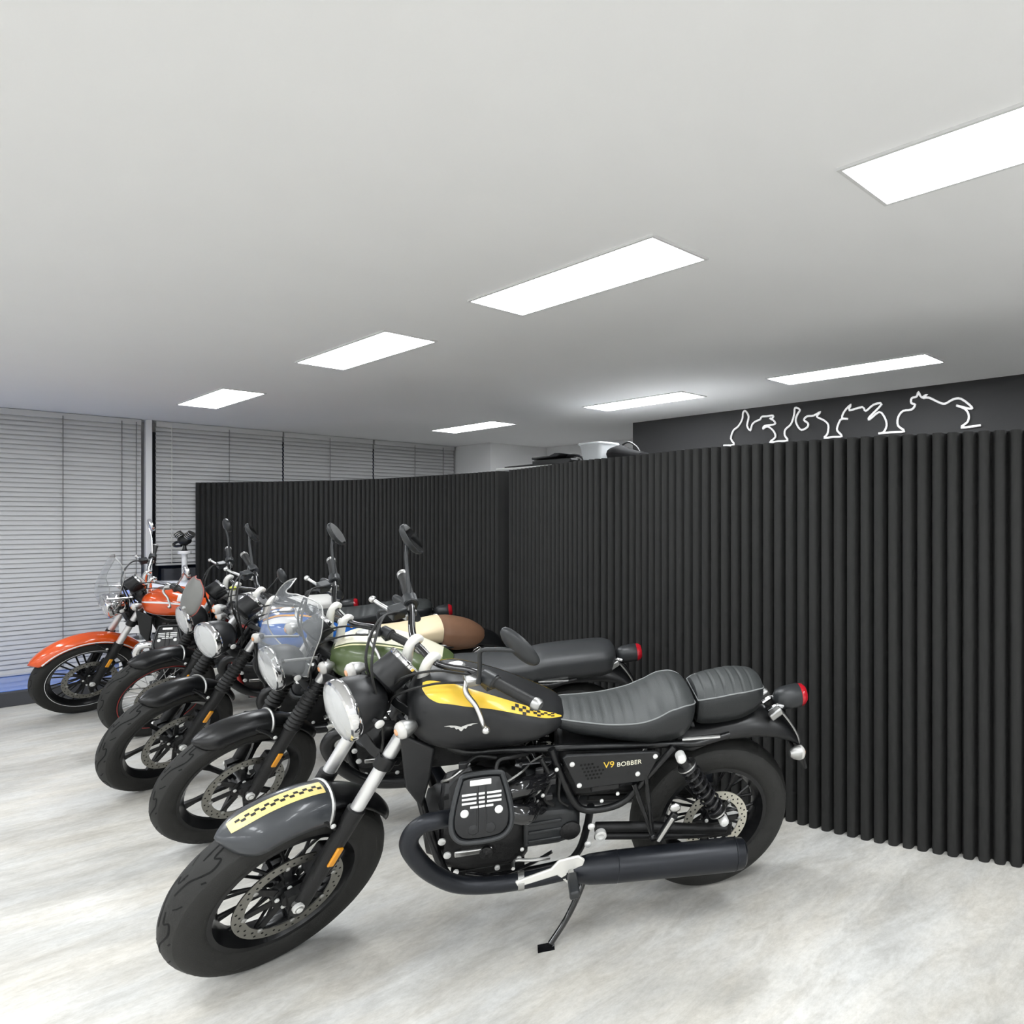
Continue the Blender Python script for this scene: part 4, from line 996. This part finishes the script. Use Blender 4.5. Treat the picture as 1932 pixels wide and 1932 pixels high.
make_bike('motorcycle', 'matte black and yellow motorcycle with ribbed seat, nearest of the row', POSE[1], dict(v9=True, wheel='multi', tank='matte_black', fender='fender_grey', fender_stripe=True, checks=True, emblem=True, logo=True, pipe='pipe_black', muf='pipe_black', seatfn=bobber_seat,
    patches=[('tank_panel', 'yellow', [(.590, 36, 42), (.62, 36, 53), (.70, 38, 58), (.80, 39, 61), (.90, 37, 66), (.96, 38, 70), (1.0, 46, 74), (1.018, 60, 72)], dict(both=True))]))

def extra2(root, SM, hc, hr):
    o = screen_sheet('windscreen', 'screen_clear', root, SM, [(1.31, .885, .12), (1.335, .94, .18), (1.338, 1.0, .205), (1.315, 1.08, .205), (1.287, 1.15, .20), (1.262, 1.21, .165), (1.24, 1.255, .10), (1.232, 1.272, .03)], 'dull_alloy', bulge=.10)
    for y in (-.10, .10):
        MB().lathe([(.011, -.006), (.011, .006)], (1.30, y, 1.0), (1, 0, 0), 12).build('screen_bolt', 'satin_black', o)
        MB().tube([(1.30, y, 1.0), (1.16, y*.9, .95)], .006, 8).build('screen_bracket', 'dull_alloy', o)
make_bike('motorcycle', 'olive green motorcycle with clear windscreen, second in the row', POSE[2], dict(v9=False, wheel='six', gaiter=True, tank='olive', fender='satin_black', pipe='satin_black', muf='satin_black', hl=(1.305, .893, .098), seatfn=flat_seat('seat_grey', None, None, None, -.005, .045),
    patches=[('tank_stripe', 'cream', [(.60, 66, 90), (.75, 66, 90), (.95, 66, 90), (1.04, 66, 90)], dict(both=True)), ('tank_line', 'pale_cream', [(.60, 58, 62), (.75, 58, 62), (.95, 58, 62), (1.04, 58, 62)], dict(both=True, mv=4))], extra=extra2, det=1))

def seat3(seat):
    seat('seat', [(.10, .134, .872, .735), (.16, .138, .862, .742), (.24, .138, .842, .75), (.34, .130, .830, .755), (.46, .115, .828, .765), (.54, .098, .830, .78), (.585, .07, .828, .795), (.60, .04, .82, .80)], 'seat_cream', None, None, None, .76)
    seat('pillion_seat', [(-.195, .02, .735, .705), (-.185, .055, .760, .690), (-.15, .095, .795, .678), (-.08, .122, .838, .672), (.0, .134, .864, .675), (.06, .138, .874, .69), (.099, .136, .873, .72)], 'seat_brown', None, None, None, .62)
make_bike('motorcycle', 'blue motorcycle with orange tank stripe and tan and brown seat, third in the row', POSE[3], dict(v9=False, wheel='six', gaiter=True, tank='blue', fender='satin_black', pipe='satin_black', muf='satin_black', hl=(1.305, .893, .098), td=(.085, -.13), seatfn=seat3,
    patches=[('tank_stripe', 'orange_stripe', [(.60, 70, 78), (.75, 72, 79), (.95, 72, 79), (1.04, 70, 79)], dict(both=True, mv=5)), ('tank_panel', 'white_paint', [(.86, 48, 70), (.92, 46, 70), (1.0, 46, 68), (1.045, 56, 66)], dict(both=True))], det=1))

def extra4(root, SM, hc, hr):
    o = screen_sheet('fly_screen', 'plate_grey', root, SM, [(1.31, .93, .07), (1.31, .98, .105), (1.29, 1.05, .115), (1.255, 1.12, .09), (1.225, 1.17, .03)], 'red_edge', bulge=.05)
    MB().lathe([(.009, -.004), (.009, .008)], (1.308, .03, .985), (1, 0, .3), 12).build('screen_bolt', 'bolt', o)
    MB().box((1.06, .11, 1.10), (.03, .04, .025), Matrix.Rotation(.4, 3, 'X')).build('yellow_tag', 'neon_tag', root, SM, bevel=.006)
make_bike('motorcycle', 'red-framed motorcycle with grey fly screen and chunky tyres, fourth in the row', POSE[4], dict(v9=False, wheel='wire', gaiter=True, tank='satin_chrome', fender='satin_black', frame='red', pipe='satin_black', muf='satin_black', rimstripe='red', fw=.115, frr=.232, hl=(1.30, .865, .095), mirror=0,
    seatfn=flat_seat('seat_black', 'seat_top', (-.18, .45, .05), None, .01), extra=extra4, det=1))

def extra5(root, SM, hc, hr):
    o = screen_sheet('windscreen', 'screen_clear', root, SM, [(1.33, .92, .09), (1.34, 1.0, .14), (1.335, 1.07, .15), (1.29, 1.18, .13), (1.25, 1.27, .08), (1.227, 1.31, .03)], 'dull_alloy', bulge=.10)
    for y in (-.10, .10): MB().tube([(1.30, y, 1.02), (1.15, y*.9, .98)], .007, 8).build('screen_bracket', 'chrome', o)
make_bike('motorcycle', 'glossy orange motorcycle with white stripes and long front fender, farthest by the blinds', POSE[5], dict(v9=False, wheel='multi', tank='orange', fender='orange', longfender=True, pipe='chrome', muf='chrome', rimstripe='white_paint', fw=.11, hl=(1.285, .90, .092), hlmat='chrome', mirror=0, mirmat='chrome', riser='chrome', barmat='chrome',
    seatfn=flat_seat('seat_white', None, None, None, .0), extra=extra5, det=1,
    patches=[('tank_stripe', 'white_paint', [(.60, 20, 26), (.75, 20, 27), (.95, 20, 27), (1.05, 22, 27)], dict(both=True, mv=4)), ('tank_stripe', 'white_paint', [(.60, -38, -32), (.75, -38, -32), (.95, -38, -32), (1.03, -38, -32)], dict(both=True, mv=4)), ('tank_panel', 'white_paint', [(.68, 32, 62), (.74, 32, 66), (.82, 34, 66)], dict(both=True))]))

# wrapped parcel behind the orange tank
t = thing('wrapped_parcel', 'white and blue plastic-wrapped parcel on a low crate behind the orange tank', 'parcel', Matrix.Translation((-5.45, 6.42, 0)) @ Matrix.Rotation(.35, 4, 'Z'))
MB().loft([rrect(.52, .34, .05, .62), rrect(.54, .36, .06, .68), rrect(.53, .35, .06, .84), rrect(.46, .28, .06, .90), rrect(.30, .18, .05, .93)]).build('wrap', 'parcel_wrap', t)
MB().box((-.20, 0, .78), (.10, .365, .18)).build('blue_sleeve', 'parcel_blue', t, bevel=.01)
t = thing('low_crate', 'white crate carrying the wrapped parcel behind the orange motorcycle', 'crate', Matrix.Translation((-5.45, 6.42, 0)) @ Matrix.Rotation(.35, 4, 'Z'))
for z in (.06, .22, .38, .54):
    for q in (-1, 1):
        MB().box((0, q*.17, z), (.54, .015, .10)).build('slat', 'cabinet_white', t, bevel=.003)
        MB().box((q*.265, 0, z), (.015, .34, .10)).build('slat', 'cabinet_white', t, bevel=.003)
MB().box((0, 0, .611), (.55, .36, .016)).build('lid', 'cabinet_white', t, bevel=.003)
for sx in (-1, 1):
    for sy in (-1, 1): MB().box((sx*.25, sy*.155, .30), (.03, .03, .60)).build('corner_post', 'cabinet_white', t, flat=True)
